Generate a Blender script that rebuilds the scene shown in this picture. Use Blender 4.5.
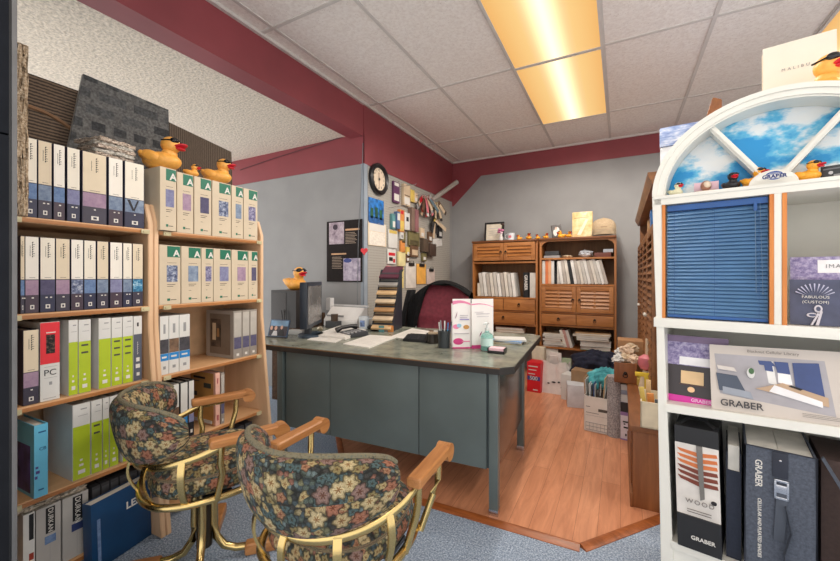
import bpy, bmesh, math, random
from mathutils import Vector, Matrix
random.seed(7)
for o in list(bpy.data.objects): bpy.data.objects.remove(o)
scene = bpy.context.scene
COL = scene.collection
R = math.radians
# ------------------------------------------------------------------ camera, world, lights, exposure
FPX, CX, HY, EYE = 377.0, 420.0, 276.0, 1.19
YAW = math.atan(200.5/FPX)
cam = bpy.data.cameras.new('camera'); cam_o = bpy.data.objects.new('camera', cam); COL.objects.link(cam_o)
cam.sensor_width = 36; cam.lens = FPX/840*36; cam.shift_y = -4.5/840; cam.clip_start = .02
cam_o.location = (0, 0, EYE); cam_o.rotation_euler = (R(90), 0, YAW)
scene.camera = cam_o
w = bpy.data.worlds.new('world'); scene.world = w; w.use_nodes = True
w.node_tree.nodes['Background'].inputs[0].default_value = (1, .98, .95, 1)
w.node_tree.nodes['Background'].inputs[1].default_value = 1.82
scene.view_settings.view_transform = 'Standard'; scene.view_settings.look = 'None'
scene.view_settings.exposure = -.1; scene.view_settings.gamma = 1
for lx, ly0 in ((-.4165, 3.5), (-.4165, 2.3), (1.4485, 3.5), (1.4485, 2.3), (-.4165, -.1), (1.4485, -.1)):      # the tubes of the ceiling light panels
    for dy in (-.4, 0, .4):
        l = bpy.data.lights.new('tube_light', 'SPOT'); l.spot_size = R(172); l.spot_blend = .5; l.shadow_soft_size = 0; l.energy = 26 if ly0 > 1 else 10; l.color = (1, .93, .84)
        o = bpy.data.objects.new('tube_light', l); COL.objects.link(o); o.location = (lx, ly0+dy, 2.765)
# ------------------------------------------------------------------ photograph pixel -> point on a known plane
F = Vector((-math.sin(YAW), math.cos(YAW), 0)); RT = Vector((math.cos(YAW), math.sin(YAW), 0)); UP = Vector((0, 0, 1)); C0 = Vector((0, 0, EYE))
def ray(u, v): return F + RT*((u-CX)/FPX) + UP*((HY-v)/FPX)
def hit(u, v, P, n):
    d = ray(u, v); n = Vector(n); return C0 + d*((Vector(P)-C0).dot(n)/d.dot(n))
def az(u, v, z=0): return hit(u, v, (0, 0, z), (0, 0, 1))
def ay(u, v, y): return hit(u, v, (0, y, 0), (0, 1, 0))
def ax(u, v, x): return hit(u, v, (x, 0, 0), (1, 0, 0))
# ------------------------------------------------------------------ materials
def lin(c): 
    r = []
    for x in c[:3]:
        x = x/255; r.append(x/12.92 if x <= .04045 else ((x+.055)/1.055)**2.4)
    return (*r, 1)
MC = {}
def nt(name, rough=.5, metal=0):
    m = bpy.data.materials.new(name); m.use_nodes = True; t = m.node_tree; b = t.nodes['Principled BSDF']
    b.inputs['Roughness'].default_value = rough; b.inputs['Metallic'].default_value = metal
    return m, t, b
def link(t, a, b): t.links.new(a, b)
def node(t, k, **kw):
    n = t.nodes.new(k)
    for a, v in kw.items():
        if a in n.inputs.keys(): n.inputs[a].default_value = v
        else: setattr(n, a, v)
    return n
def ramp(t, stops, interp='LINEAR'):
    r = t.nodes.new('ShaderNodeValToRGB'); r.color_ramp.interpolation = interp; e = r.color_ramp.elements
    while len(e) > 1: e.remove(e[-1])
    e[0].position = stops[0][0]; e[0].color = lin(stops[0][1])
    for p, c in stops[1:]:
        x = e.new(p); x.color = lin(c)
    return r
def coords(t, kind='Object', scale=(1, 1, 1), rot=(0, 0, 0)):
    tc = t.nodes.new('ShaderNodeTexCoord'); mp = t.nodes.new('ShaderNodeMapping')
    mp.inputs['Scale'].default_value = scale; mp.inputs['Rotation'].default_value = rot
    link(t, tc.outputs[kind], mp.inputs[0]); return mp.outputs[0]
def P(name, rgb, rough=.5, metal=0, var=.06, scale=12, stretch=(1, 1, 1), bump=0, detail=3, bscale=None):
    """plain procedural surface: base colour with a little noise mottling, optional bump"""
    if name in MC: return MC[name]
    m, t, b = nt(name, rough, metal)
    co = coords(t, 'Object', stretch)
    n = node(t, 'ShaderNodeTexNoise', Scale=scale, Detail=detail); link(t, co, n.inputs['Vector'])
    lo = [max(0, c*(1-var)) for c in rgb]; hi = [min(255, c*(1+var)) for c in rgb]
    r = ramp(t, [(.3, lo), (.7, hi)]); link(t, n.outputs['Fac'], r.inputs[0]); link(t, r.outputs[0], b.inputs['Base Color'])
    if bump:
        n2 = node(t, 'ShaderNodeTexNoise', Scale=bscale or scale, Detail=2); link(t, co, n2.inputs['Vector'])
        bp = node(t, 'ShaderNodeBump', Strength=bump, Distance=.01); link(t, n2.outputs['Fac'], bp.inputs['Height']); link(t, bp.outputs[0], b.inputs['Normal'])
    MC[name] = m; return m
def wood(name, c0, c1, stretch, rough=.4, scale=3):
    if name in MC: return MC[name]
    m, t, b = nt(name, rough)
    co = coords(t, 'Object', stretch)
    n = node(t, 'ShaderNodeTexNoise', Scale=scale, Detail=6, Roughness=.65, Distortion=.6); link(t, co, n.inputs['Vector'])
    r = ramp(t, [(.28, c0), (.5, [(a+b_)/2 for a, b_ in zip(c0, c1)]), (.72, c1)]); link(t, n.outputs['Fac'], r.inputs[0]); link(t, r.outputs[0], b.inputs['Base Color'])
    MC[name] = m; return m
def emis(name, rgb, s):
    m, t, b = nt(name); b.inputs['Base Color'].default_value = lin(rgb); b.inputs['Emission Color'].default_value = lin(rgb); b.inputs['Emission Strength'].default_value = s
    return m
def weave(name, cols, scale=60, stretch=(1, 1, 1), rough=.9, bump=.6, tex='noise'):
    """many-coloured fabric, print or carpet from a noise / voronoi colour ramp"""
    if name in MC: return MC[name]
    m, t, b = nt(name, rough); co = coords(t, 'Object', stretch)
    if tex == 'noise':
        n = node(t, 'ShaderNodeTexNoise', Scale=scale, Detail=3, Roughness=.7); f = n.outputs['Fac']
        st = [(.3+.4*i/(len(cols)-1), c) for i, c in enumerate(cols)]
        r = ramp(t, st)
    else:
        n = node(t, 'ShaderNodeTexVoronoi', Scale=scale); sx = t.nodes.new('ShaderNodeSeparateColor'); link(t, n.outputs['Color'], sx.inputs[0]); f = sx.outputs[0]
        r = ramp(t, [(i/len(cols), c) for i, c in enumerate(cols)], 'CONSTANT')
    link(t, co, n.inputs['Vector']); link(t, f, r.inputs[0]); link(t, r.outputs[0], b.inputs['Base Color'])
    if bump:
        bp = node(t, 'ShaderNodeBump', Strength=bump, Distance=.006); link(t, f, bp.inputs['Height']); link(t, bp.outputs[0], b.inputs['Normal'])
    MC[name] = m; return m
def glass(name, rgb, alpha_mix=.75, rough=.05):
    if name in MC: return MC[name]
    m, t, b = nt(name, rough); b.inputs['Base Color'].default_value = lin(rgb); b.inputs['Transmission Weight'].default_value = alpha_mix; b.inputs['IOR'].default_value = 1.35
    MC[name] = m; return m
# ------------------------------------------------------------------ mesh builder
class MB:
    def __init__(s): s.bm = bmesh.new(); s.uv = s.bm.loops.layers.uv.new('UV')
    def _add(s, tmp, mi, M):
        for f in tmp.faces: f.material_index = mi
        if M is not None: tmp.transform(M)
        me = bpy.data.meshes.new('t'); tmp.to_mesh(me); tmp.free(); s.bm.from_mesh(me); bpy.data.meshes.remove(me); return s
    def box(s, a, b, mi=0, bev=0, M=None, seg=2):
        t = bmesh.new(); a, b = Vector(a), Vector(b); d = b-a
        bmesh.ops.create_cube(t, size=1, matrix=Matrix.Translation((a+b)/2) @ Matrix.Diagonal((abs(d.x), abs(d.y), abs(d.z), 1)))
        if bev: bmesh.ops.bevel(t, geom=t.edges[:], offset=min(bev, .49*min(abs(d.x), abs(d.y), abs(d.z))), segments=seg, profile=.7, affect='EDGES')
        return s._add(t, mi, M)
    def prism(s, pts, z0, z1, mi=0, M=None, bev=0):
        """polygon in XY, extruded from z0 to z1"""
        t = bmesh.new(); n = len(pts)
        lo = [t.verts.new((p[0], p[1], z0)) for p in pts]; hi = [t.verts.new((p[0], p[1], z1)) for p in pts]
        t.faces.new(lo[::-1]); t.faces.new(hi)
        for i in range(n): t.faces.new((lo[i], lo[(i+1) % n], hi[(i+1) % n], hi[i]))
        bmesh.ops.recalc_face_normals(t, faces=t.faces[:])
        if bev: bmesh.ops.bevel(t, geom=t.edges[:], offset=bev, segments=2, affect='EDGES')
        return s._add(t, mi, M)
    def lathe(s, prof, seg=24, mi=0, M=None, cap=True):
        t = bmesh.new(); rings = []
        for r, z in prof:
            rings.append([t.verts.new((max(r, 1e-5)*math.cos(2*math.pi*k/seg), max(r, 1e-5)*math.sin(2*math.pi*k/seg), z)) for k in range(seg)])
        for a, b in zip(rings, rings[1:]):
            for k in range(seg): t.faces.new((a[k], a[(k+1) % seg], b[(k+1) % seg], b[k]))
        if cap: t.faces.new(rings[0][::-1]); t.faces.new(rings[-1])
        else: [t.faces.new((rings[-1][k], rings[-1][(k+1) % seg], rings[0][(k+1) % seg], rings[0][k])) for k in range(seg)]
        bmesh.ops.remove_doubles(t, verts=t.verts[:], dist=1e-5); bmesh.ops.recalc_face_normals(t, faces=t.faces[:])
        return s._add(t, mi, M)
    def cyl(s, p0, p1, r, seg=14, mi=0, M=None, r1=None):
        p0, p1 = Vector(p0), Vector(p1); d = p1-p0
        q = d.to_track_quat('Z', 'Y').to_matrix().to_4x4(); q.translation = p0
        return s.lathe([(r, 0), (r if r1 is None else r1, d.length)], seg, mi, q if M is None else M @ q)
    def tube(s, pts, r, seg=10, mi=0, M=None, flat=None):
        """swept tube; flat=(rw, rh) gives an oval section, rh along the world vertical"""
        t = bmesh.new(); pts = [Vector(p) for p in pts]; rings = []; n = len(pts); prev = None
        for i, p in enumerate(pts):
            d = (pts[min(i+1, n-1)]-pts[max(i-1, 0)]).normalized()
            up = Vector((0, 0, 1)) if abs(d.z) < .95 else (prev or Vector((1, 0, 0)))
            sx = d.cross(up).normalized(); sy = sx.cross(d).normalized(); prev = sy if prev is None or abs(d.z) < .95 else prev
            rr = r[i] if isinstance(r, (list, tuple)) else r; rw, rh = flat if flat else (rr, rr)
            rings.append([t.verts.new(p+sx*math.cos(2*math.pi*k/seg)*rw+sy*math.sin(2*math.pi*k/seg)*rh) for k in range(seg)])
        for a, b in zip(rings, rings[1:]):
            for k in range(seg): t.faces.new((a[k], a[(k+1) % seg], b[(k+1) % seg], b[k]))
        t.faces.new(rings[0][::-1]); t.faces.new(rings[-1]); bmesh.ops.recalc_face_normals(t, faces=t.faces[:])
        return s._add(t, mi, M)
    def ell(s, c, r, mi=0, M=None, seg=20, ring=12, rot=None):
        t = bmesh.new(); mm = Matrix.Translation(c) @ (rot.to_4x4() if rot else Matrix()) @ Matrix.Diagonal((*r, 1))
        bmesh.ops.create_uvsphere(t, u_segments=seg, v_segments=ring, radius=1, matrix=mm); return s._add(t, mi, M)
    def sheet(s, fn, nu, nv, thick=0, mi=0, M=None, uvs=(1, 1), closed=False):
        """grid surface fn(u,v)->point, with UVs, optionally given a thickness by a second, offset layer"""
        t = bmesh.new(); uvl = t.loops.layers.uv.new('UV')
        g = [[t.verts.new(fn(i/nu, j/nv)) for j in range(nv+1)] for i in range(nu+1)]
        for i in range(nu):
            for j in range(nv):
                f = t.faces.new((g[i][j], g[i+1][j], g[i+1][j+1], g[i][j+1]))
                for l, (a, b) in zip(f.loops, ((i, j), (i+1, j), (i+1, j+1), (i, j+1))): l[uvl].uv = (a/nu*uvs[0], b/nv*uvs[1])
        if thick: bmesh.ops.solidify(t, geom=t.faces[:], thickness=thick)
        if closed: bmesh.ops.remove_doubles(t, verts=t.verts[:], dist=1e-5)
        bmesh.ops.recalc_face_normals(t, faces=t.faces[:])
        return s._add(t, mi, M)
    def mesh(s, name, mats, ang=40):
        me = bpy.data.meshes.new(name); s.bm.to_mesh(me); s.bm.free()
        for m in (mats if isinstance(mats, (list, tuple)) else [mats]): me.materials.append(m)
        for p in me.polygons: p.use_smooth = True
        me.set_sharp_from_angle(angle=R(ang)); return me
    def build(s, name, mats, parent=None, loc=(0, 0, 0), rotz=0, ang=40, M=None):
        return put(name, s.mesh(name, mats, ang), parent, loc, rotz, M)
def put(name, me, parent=None, loc=(0, 0, 0), rotz=0, M=None):
    o = bpy.data.objects.new(name, me); COL.objects.link(o)
    if parent: o.parent = parent
    if M is not None: o.matrix_local = M
    else: o.location = loc; o.rotation_euler = (0, 0, rotz)
    return o
def tag(o, label, cat, group=None, kind=None):
    o['label'] = label; o['category'] = cat
    if group: o['group'] = group
    if kind: o['kind'] = kind
    return o
def thing(name, label, cat, loc=(0, 0, 0), rotz=0, group=None, M=None):
    o = bpy.data.objects.new(name, None); COL.objects.link(o); o.empty_display_size = .1
    if M is not None: o.matrix_world = M
    else: o.location = loc; o.rotation_euler = (0, 0, rotz)
    return tag(o, label, cat, group)
def struct(name, mb, mats, **kw):
    o = mb.build(name, mats, **kw); o['kind'] = 'structure'; return o
def frame(o, xd, yd):
    """matrix whose local x / y run along xd / yd, z out of the face"""
    xd = Vector(xd).normalized(); yd = Vector(yd); zd = xd.cross(yd).normalized(); yd = zd.cross(xd)
    m = Matrix((xd, yd, zd)).transposed().to_4x4(); m.translation = Vector(o); return m
TXT = {}
def lettering(parent, s, size, M, mat, align='LEFT', bold=0, space=1.0, depth=.0006, name='lettering'):
    key = (s, size, align, bold, space, mat.name)
    if key not in TXT:
        c = bpy.data.curves.new('txt', 'FONT'); c.body = s; c.size = size; c.align_x = align; c.align_y = 'CENTER'; c.extrude = depth; c.offset = bold; c.space_character = space
        o = bpy.data.objects.new('txt', c); me = bpy.data.meshes.new_from_object(o); bpy.data.objects.remove(o); bpy.data.curves.remove(c)
        me.name = 'lettering'; me.materials.clear(); me.materials.append(mat); TXT[key] = me
    return put(name, TXT[key], parent, M=M)
def art(name, parent, shapes, M, step=.0006):
    """printed picture: flat shapes (polygon or (x0,y0,x1,y1) rectangle, material) layered on one another"""
    mb = MB(); mats = []
    for k, (p, m) in enumerate(shapes):
        if m not in mats: mats.append(m)
        if len(p) == 4 and not hasattr(p[0], '__len__'): p = [(p[0], p[1]), (p[2], p[1]), (p[2], p[3]), (p[0], p[3])]
        mb.prism(p, 0, step*(k+1), mats.index(m))
    return mb.build(name, mats, parent, M=M)
def oval(cx, cy, rx, ry, n=20, a0=0, a1=360): return [(cx+rx*math.cos(R(a0+(a1-a0)*k/n)), cy+ry*math.sin(R(a0+(a1-a0)*k/n))) for k in range(n if a1-a0 == 360 else n+1)]
ORD = ['first', 'second', 'third', 'fourth', 'fifth', 'sixth', 'seventh', 'eighth', 'ninth', 'tenth', 'eleventh', 'twelfth', 'thirteenth', 'fourteenth', 'fifteenth', 'sixteenth', 'seventeenth', 'eighteenth', 'nineteenth', 'twentieth']
# common materials
WHITE = P('white_paper', (222, 218, 212), .6, var=.02); BLACK = P('black_plastic', (24, 24, 27), .4, var=.1); DARK = P('dark_grey_plastic', (52, 54, 58), .5)
INK = P('black_ink', (40, 38, 42), .7); CREAM = P('cream_card', (232, 222, 205), .6, var=.02); NAVY = P('navy_card', (48, 46, 66), .5, var=.05)
CHROME = P('chrome', (200, 200, 205), .2, 1, var=.02); BRASS = P('polished_brass', (206, 180, 122), .25, 1, var=.05, scale=6)
OAK = wood('golden_oak', (150, 96, 52), (198, 140, 86), (14, 1.2, 14), .35)
YEL = P('duck_vinyl', (240, 172, 78), .42, var=.04); RED = P('red_vinyl', (205, 30, 48), .4, var=.03); GLS = P('sunglass_black', (18, 18, 20), .15, var=.02)
# ------------------------------------------------------------------ the room
ZC, XW, YB, YC = 2.79, -2.1, 4.92, 2.84       # ceiling, pegboard wall, back wall, side-room wall
XR, YF, XL = 2.6, -2.6, -4.3
def carpet_floor():
    m, t, b = nt('grey_blue_carpet', .95); co = coords(t, 'Object')
    n = node(t, 'ShaderNodeTexNoise', Scale=130, Detail=3, Roughness=.8); link(t, co, n.inputs['Vector'])
    r = ramp(t, [(.32, (78, 90, 110)), (.5, (146, 162, 184)), (.68, (210, 222, 236))]); link(t, n.outputs['Fac'], r.inputs[0])
    link(t, r.outputs[0], b.inputs['Base Color'])
    bp = node(t, 'ShaderNodeBump', Strength=.7, Distance=.006); link(t, n.outputs['Fac'], bp.inputs['Height']); link(t, bp.outputs[0], b.inputs['Normal'])
    return m
def laminate():
    m, t, b = nt('cherry_laminate', .32); co = coords(t, 'Object', (1, 1, 1), (0, 0, R(90)))
    br = node(t, 'ShaderNodeTexBrick', Scale=1, offset=.37); br.inputs['Brick Width'].default_value = 1.2; br.inputs['Row Height'].default_value = .095
    br.inputs['Mortar Size'].default_value = .0008; br.inputs['Bias'].default_value = 0
    br.inputs['Color1'].default_value = lin((214, 146, 108)); br.inputs['Color2'].default_value = lin((226, 160, 122)); br.inputs['Mortar'].default_value = lin((150, 88, 56))
    link(t, co, br.inputs['Vector'])
    n = node(t, 'ShaderNodeTexNoise', Scale=3, Detail=6, Roughness=.65, Distortion=.8); link(t, coords(t, 'Object', (9, 1, 1)), n.inputs['Vector'])
    r = ramp(t, [(.3, (205, 190, 182)), (.7, (255, 255, 255))]); link(t, n.outputs['Fac'], r.inputs[0])
    mx = t.nodes.new('ShaderNodeMix'); mx.data_type = 'RGBA'; mx.blend_type = 'MULTIPLY'; mx.inputs[0].default_value = .8
    link(t, br.outputs['Color'], mx.inputs[6]); link(t, r.outputs[0], mx.inputs[7]); link(t, mx.outputs[2], b.inputs['Base Color']); return m
CARP = carpet_floor(); LAM = laminate()
WALLG = P('grey_wall_paint', (151, 151, 152), .75, var=.025, scale=4, bump=.05); REDP = P('burgundy_paint', (138, 62, 69), .6, var=.05, scale=3)
POP = P('popcorn_ceiling', (216, 206, 192), .95, var=.12, scale=60, bump=1.0, bscale=60)
def tile_mat():
    m, t, b = nt('ceiling_tile', .9); co = coords(t, 'Object')
    n = node(t, 'ShaderNodeTexNoise', Scale=55, Detail=2); link(t, co, n.inputs['Vector'])
    v = node(t, 'ShaderNodeTexVoronoi', Scale=70); link(t, co, v.inputs['Vector'])
    r = ramp(t, [(.08, (160, 152, 148)), (.13, (240, 235, 231))]); link(t, v.outputs['Distance'], r.inputs[0])
    r2 = ramp(t, [(.35, (255, 255, 255)), (.7, (240, 237, 236))]); link(t, n.outputs['Fac'], r2.inputs[0])
    mx = t.nodes.new('ShaderNodeMix'); mx.data_type = 'RGBA'; mx.blend_type = 'MULTIPLY'; mx.inputs[0].default_value = 1
    link(t, r.outputs[0], mx.inputs[6]); link(t, r2.outputs[0], mx.inputs[7]); link(t, mx.outputs[2], b.inputs['Base Color']); return m
TILE = tile_mat(); TBAR = P('ceiling_t_bar', (205, 200, 196), .6, var=.02)
struct('floor', MB().box((-2.75, -.7, -.1), (1.9, YB, 0)), CARP)
struct('floor_side_room', MB().box((XL, 1.5, -.1), (-2.7501, YC, 0)), CARP)
tag(MB().box((0, 0, 0), (.62, .03, .86), 0, .004).box((.02, -.004, .02), (.60, 0, .84)).build('carpet_board', weave('umber_carpet', [(34, 24, 18), (74, 52, 36), (96, 70, 48)], 60, bump=.4), None, (-2.98, 2.55, 0), R(3)), 'dark umber carpet board standing on the floor between the far rack and the desk', 'carpet sample')
pc = [az(480, 518), az(580, 547), az(654, 527)]
yfr = pc[0].y
lam = [(-1.40, pc[1].y+(pc[0].y-pc[1].y)/(pc[0].x-pc[1].x)*(-1.40-pc[1].x)), (pc[1].x, pc[1].y), (.19, 2.22), (.75, 2.32), (.75, YB), (XW, YB), (XW, 2.46)]
struct('floor_laminate', MB().prism(lam, 0, .012), LAM)
TRW = wood('floor_trim_wood', (120, 62, 26), (176, 100, 52), (2, 14, 14), .35)
def trim(name, a, b, wd=.035):
    a, b = Vector((*a, 0)), Vector((*b, 0)); d = (b-a).normalized(); nrm = Vector((d.y, -d.x, 0))
    M = frame(a, d, (-nrm.x, -nrm.y, 0)); L = (b-a).length
    # bevelled reducer strip: profile in (across, up), swept along
    t = MB(); pr = [(-.004, 0), (wd, 0), (wd, .003), (.012, .015), (-.004, .015)]
    Mx = Matrix((nrm, (0, 0, 1), d)).transposed().to_4x4(); Mx.translation = a
    t.prism(pr, 0, L, 0, Mx); struct(name, t, TRW)
trim('trim_3', lam[6], lam[0]); trim('trim_1', lam[0], lam[1]); trim('trim_2', lam[1], lam[2])
struct('wall_back', MB().box((XW-.1, YB, 0), (XR, YB+.1, ZC)), WALLG)
struct('wall_left', MB().box((XW-.12, YC, 0), (XW, YB, ZC)), WALLG)
struct('wall_side_room', MB().box((XL, YC, 0), (XW-.12, YC+.1, ZC)), WALLG)
struct('wall_right', MB().box((1.9, 2.6, 0), (2.0, YB, ZC)), WALLG)
struct('ceiling', MB().box((XW, YF, ZC), (XR, YB, ZC+.08)), TILE)
struct('ceiling_popcorn', MB().box((XL, YF, 2.515), (XW-.16, YC, 2.6)), POP)
struct('trim_beam', MB().box((XW-.16, YF, 2.487), (XW, YC, ZC)), REDP)
zr = 2.233
struct('trim_red_side', MB().box((XL, YC-.006, zr), (XW+.006, YC, 2.515)), REDP)
struct('trim_red_left', MB().prism([(YC-.006, zr), (YB, zr+.0), (YB, ZC), (YC-.006, ZC)], 0, .006, 0, frame((XW, 0, 0), (0, 1, 0), (0, 0, 1))), REDP)
zb = ay(560, 165.5, YB).z
struct('trim_red_back', MB().prism([(XW, zr-.06), (XW+.02, zr-.06), (ay(481, 176, YB).x, zb), (XR, zb), (XR, ZC), (XW, ZC)], 0, .006, 0, frame((0, YB, 0), (1, 0, 0), (0, 0, 1))), REDP)
g = MB()
XG = [-1.974, -1.352, -.728, -.105, .515, 1.137, 1.76, 2.38]; YG = [-1.9, -.7, .5, 1.7, 2.9, 4.1]
for x in XG: g.box((x-.012, YF, ZC-.006), (x+.012, YB, ZC))
for y in YG: g.box((XW, y-.012, ZC-.0065), (XR, y+.012, ZC))
struct('trim_ceiling_grid', g, TBAR)
g = MB().box((XW, YC, ZC-.02), (XW+.025, YB, ZC)).box((XW, YB-.025, ZC-.02), (XR, YB, ZC)).box((XW, YF, ZC-.02), (XW+.025, YC, ZC))
struct('trim_wall_angle', g, TBAR)
struct('trim_corner_post', MB().box((XW-.03, YC-.004, 0), (XW+.004, YC, zr)).box((XW, YC-.004, 0), (XW+.006, YC+.05, zr)), P('blue_grey_trim', (150, 160, 172), .6, var=.03))
def troffer_mat():
    m, t, b = nt('amber_diffuser', .5); co = coords(t, 'Object'); sp = t.nodes.new('ShaderNodeSeparateXYZ'); link(t, co, sp.inputs[0])
    ab = node(t, 'ShaderNodeMath', operation='ABSOLUTE'); link(t, sp.outputs[0], ab.inputs[0])
    r = ramp(t, [(0, (255, 240, 200)), (.06, (255, 232, 180)), (.15, (252, 210, 138)), (.3, (242, 184, 108))]); link(t, ab.outputs[0], r.inputs[0])
    k = t.nodes.new('ShaderNodeMapRange'); k.interpolation_type = 'SMOOTHSTEP'
    for i, v in ((1, 0), (2, .13), (3, 1.7), (4, .95)): k.inputs[i].default_value = v
    link(t, ab.outputs[0], k.inputs[0]); b.inputs['Base Color'].default_value = lin((120, 90, 50))
    link(t, r.outputs[0], b.inputs['Emission Color']); link(t, k.outputs[0], b.inputs['Emission Strength']); return m
AMB = troffer_mat()
LITS = [(-.4165, 3.5, 'amber ceiling light panel nearest the back wall'), (-.4165, 2.3, 'amber ceiling light panel at the top edge, in front of the rear panel'),
        (1.4485, 3.5, 'amber ceiling light panel at the top right corner above the cream sample book'), (1.4485, 2.3, 'amber ceiling light panel outside the right edge of the view'), (-.4165, -.1, 'amber ceiling light panel behind the viewpoint'), (1.4485, -.1, 'amber ceiling light panel behind the viewpoint on the right')]
for x, y, lb in LITS:
    t = thing('ceiling_light', lb, 'ceiling light', (x, y, ZC-.012), 0, 'fluorescent ceiling light panels')
    MB().box((-.295, -.585, -.001), (.295, .585, .004)).build('diffuser', AMB, t)
    f = MB()
    for a, b_ in (((-.311, -.6, -.006), (-.295, .6, .012)), ((.295, -.6, -.006), (.311, .6, .012)), ((-.295, -.6, -.006), (.295, -.585, .012)), ((-.295, .585, -.006), (.295, .6, .012))): f.box(a, b_)
    f.build('frame', TBAR, t)
# ------------------------------------------------------------------ sample racks on the left
BROT = R(2.1); BN = Vector((math.cos(BROT), math.sin(BROT), 0)); BD = Vector((-math.sin(BROT), math.cos(BROT), 0)); BP = Vector((-1.95, 1.0, 0))
def bk(u, v, off=0): return hit(u, v, BP+BN*off, BN)       # pixel on the plane of the book spines
def sv(p): return (p-BP).dot(BD)                            # position along the rack
MAPLE = wood('maple_board', (208, 168, 130), (230, 194, 158), (3, 3, .5), .5); MAPH = wood('maple_shelf', (196, 150, 106), (222, 178, 134), (3, .5, 3), .45)
SHZ = [1.408, 1.052, .712, .365, .06]
def rack(name_label, s0, s1):
    t = thing('sample_rack', name_label, 'shelving', BP, BROT, 'maple sample racks')   # local x out of the face, y along
    prof = [(-.32, 0), (.115, 0), (.014, .95), (.014, 1.44), (-.02, 1.53), (-.32, 1.53)]
    for y in (s0, s1-.022):
        MB().prism([(p[0], p[1]) for p in prof], 0, .022, 0, frame((0, y+.022, 0), (1, 0, 0), (0, 0, 1)), bev=.003).build('side_panel', MAPLE, t)
    MB().box((-.33, s0, .02), (-.32, s1, 1.53)).build('back_panel', P('rack_back', (205, 168, 130), .6), t)
    for i, z in enumerate(SHZ):
        sh = MB().box((-.32, s0+.022, z-.022), (.012, s1-.022, z-.001), 0, .002).build('shelf', MAPH, t)
        MB().box((.004, s0+.0225, z-.02), (.016, s1-.0225, z-.006), 0, .002).build('edge_strip', wood('shelf_edge', (150, 96, 52), (190, 130, 78), (3, .5, 3)), sh)
        if i < 4:
            for y in (s0+.04, s1-.055): MB().box((.016, y, z-.024), (.022, y+.035, z-.004), 0, .002).cyl((.02, y+.01, z-.014), (.026, y+.01, z-.014), .004).build('clip', P('clear_clip', (196, 186, 150), .2), sh)
    return t
S_U1 = (-.548, -.022+.0); S_U2 = (-.0, .625)
rack('near maple sample rack beside the tall black panel, topped by cream and navy binders', S_U1[0], -.026)
r2 = rack('far maple sample rack next to the grey desk, with green lettered binders', -.024, sv(bk(262, 300)))
MB().box((.02, -.031, .62), (.027, -.0245, .72)).build('latch', BLACK, r2)
# --- binders: body plus printed spine pieces
GREY = P('grey_card', (150, 150, 152), .6, var=.03); LIME = P('lime_card', (176, 196, 40), .45, var=.03); WCARD = P('white_card', (216, 215, 212), .5, var=.02)
BANDS = [weave('lavender_print', [(112, 112, 148), (142, 144, 176)], 40, bump=0), weave('slate_blue_print', [(84, 108, 150), (120, 146, 184)], 40, bump=0), weave('mauve_print', [(146, 120, 146), (174, 148, 168)], 30, bump=0),
         weave('steel_blue_print', [(96, 112, 140), (150, 165, 185)], 25, bump=0), weave('dusk_print', [(76, 72, 100), (96, 92, 120)], 40, bump=0), weave('floral_print', [(40, 44, 70), (110, 120, 150), (200, 205, 215)], 55, bump=0), weave('teal_flower_print', [(30, 50, 90), (60, 130, 170), (210, 235, 240)], 35, bump=0)]
NAVYS = [P('navy_card_a', (44, 46, 72), .45), P('navy_card_b', (58, 54, 70), .45), P('navy_card_c', (66, 52, 66), .45)]
def spine(b, w_, h, y0, y1, z0, z1, m, name, x=.0008, parent=None):
    return MB().box((0, w_*y0, h*z0), (x, w_*y1, h*z1)).build(name, m, parent or b)
def marks(b, m, rects, name='print', x=.0014):
    mb = MB()
    for y0, z0, y1, z1 in rects: mb.box((0, y0, z0), (x, y1, z1))
    return mb.build(name, m, b)
def body(b, w_, h, d, m, pages=True, bev=.004):
    c = MB().box((-.004, 0, 0), (0, w_, h), 0, .0015).box((-d, 0, 0), (-.002, .0035, h)).box((-d, w_-.0035, 0), (-.002, w_, h)).build('cover', m, b)
    if pages: MB().box((-d+.006, .004, .006), (-.005, w_-.004, h-.006)).build('pages', P('page_block', (212, 206, 198), .8, var=.05, scale=60, stretch=(.2, 8, .2)), b)
    return c
def vertical_marks(w_, h, yc, z1, z0, n=7, cw=.008, rnd=None):
    """small upright row of characters too small to read"""
    r = []; st = (z1-z0)/n
    for i in range(n):
        zz = z1-st*i; r += [(yc-cw/2, zz-st*.72, yc-cw/2+cw*.3, zz), (yc-cw/2, zz-st*.2, yc+cw/2*(.3+.7*((i*3) % 4)/3), zz)]
    return r
BSEQ = [1, 3, 1, 0, 2, 3, 3] + [1, 2, 4, 2, 5, 1, 3, 0, 3, 6]
def cream_book(b, w_, h, d, i):
    body(b, w_, h, d, NAVY)
    spine(b, w_, h, .03, .97, .44, .995, P('cream_card_%d' % (i % 3), [(236, 228, 213), (224, 208, 182), (238, 232, 222)][i % 3], .6, var=.02), 'spine_label')
    spine(b, w_, h, .03, .97, .235, .43, BANDS[BSEQ[i % 17]], 'photo_band')
    spine(b, w_, h, .03, .97, .005, .235, NAVYS[i % 3], 'spine_foot')
    marks(b, INK, vertical_marks(w_, h, w_*.6, h*.93, h*.72, 7, min(.009, w_*.2)) + vertical_marks(w_, h, w_*.38, h*.88, h*.74, 10, .003)+[(w_*.3, h*.462, w_*.72, h*.466)])
    tg = marks(b, WHITE, [(w_*.36, h*.05, w_*.66, h*.105)]+[(w_*(.35+.3*k if i % 2 else .47), h*.19, w_*(.35+.3*k if i % 2 else .47)+.006, h*.205) for k in range(1+i % 2)], 'size_tag')
    marks(tg, NAVY, [(w_*.44, h*.062, w_*.58, h*.092)], x=.0018)
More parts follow.
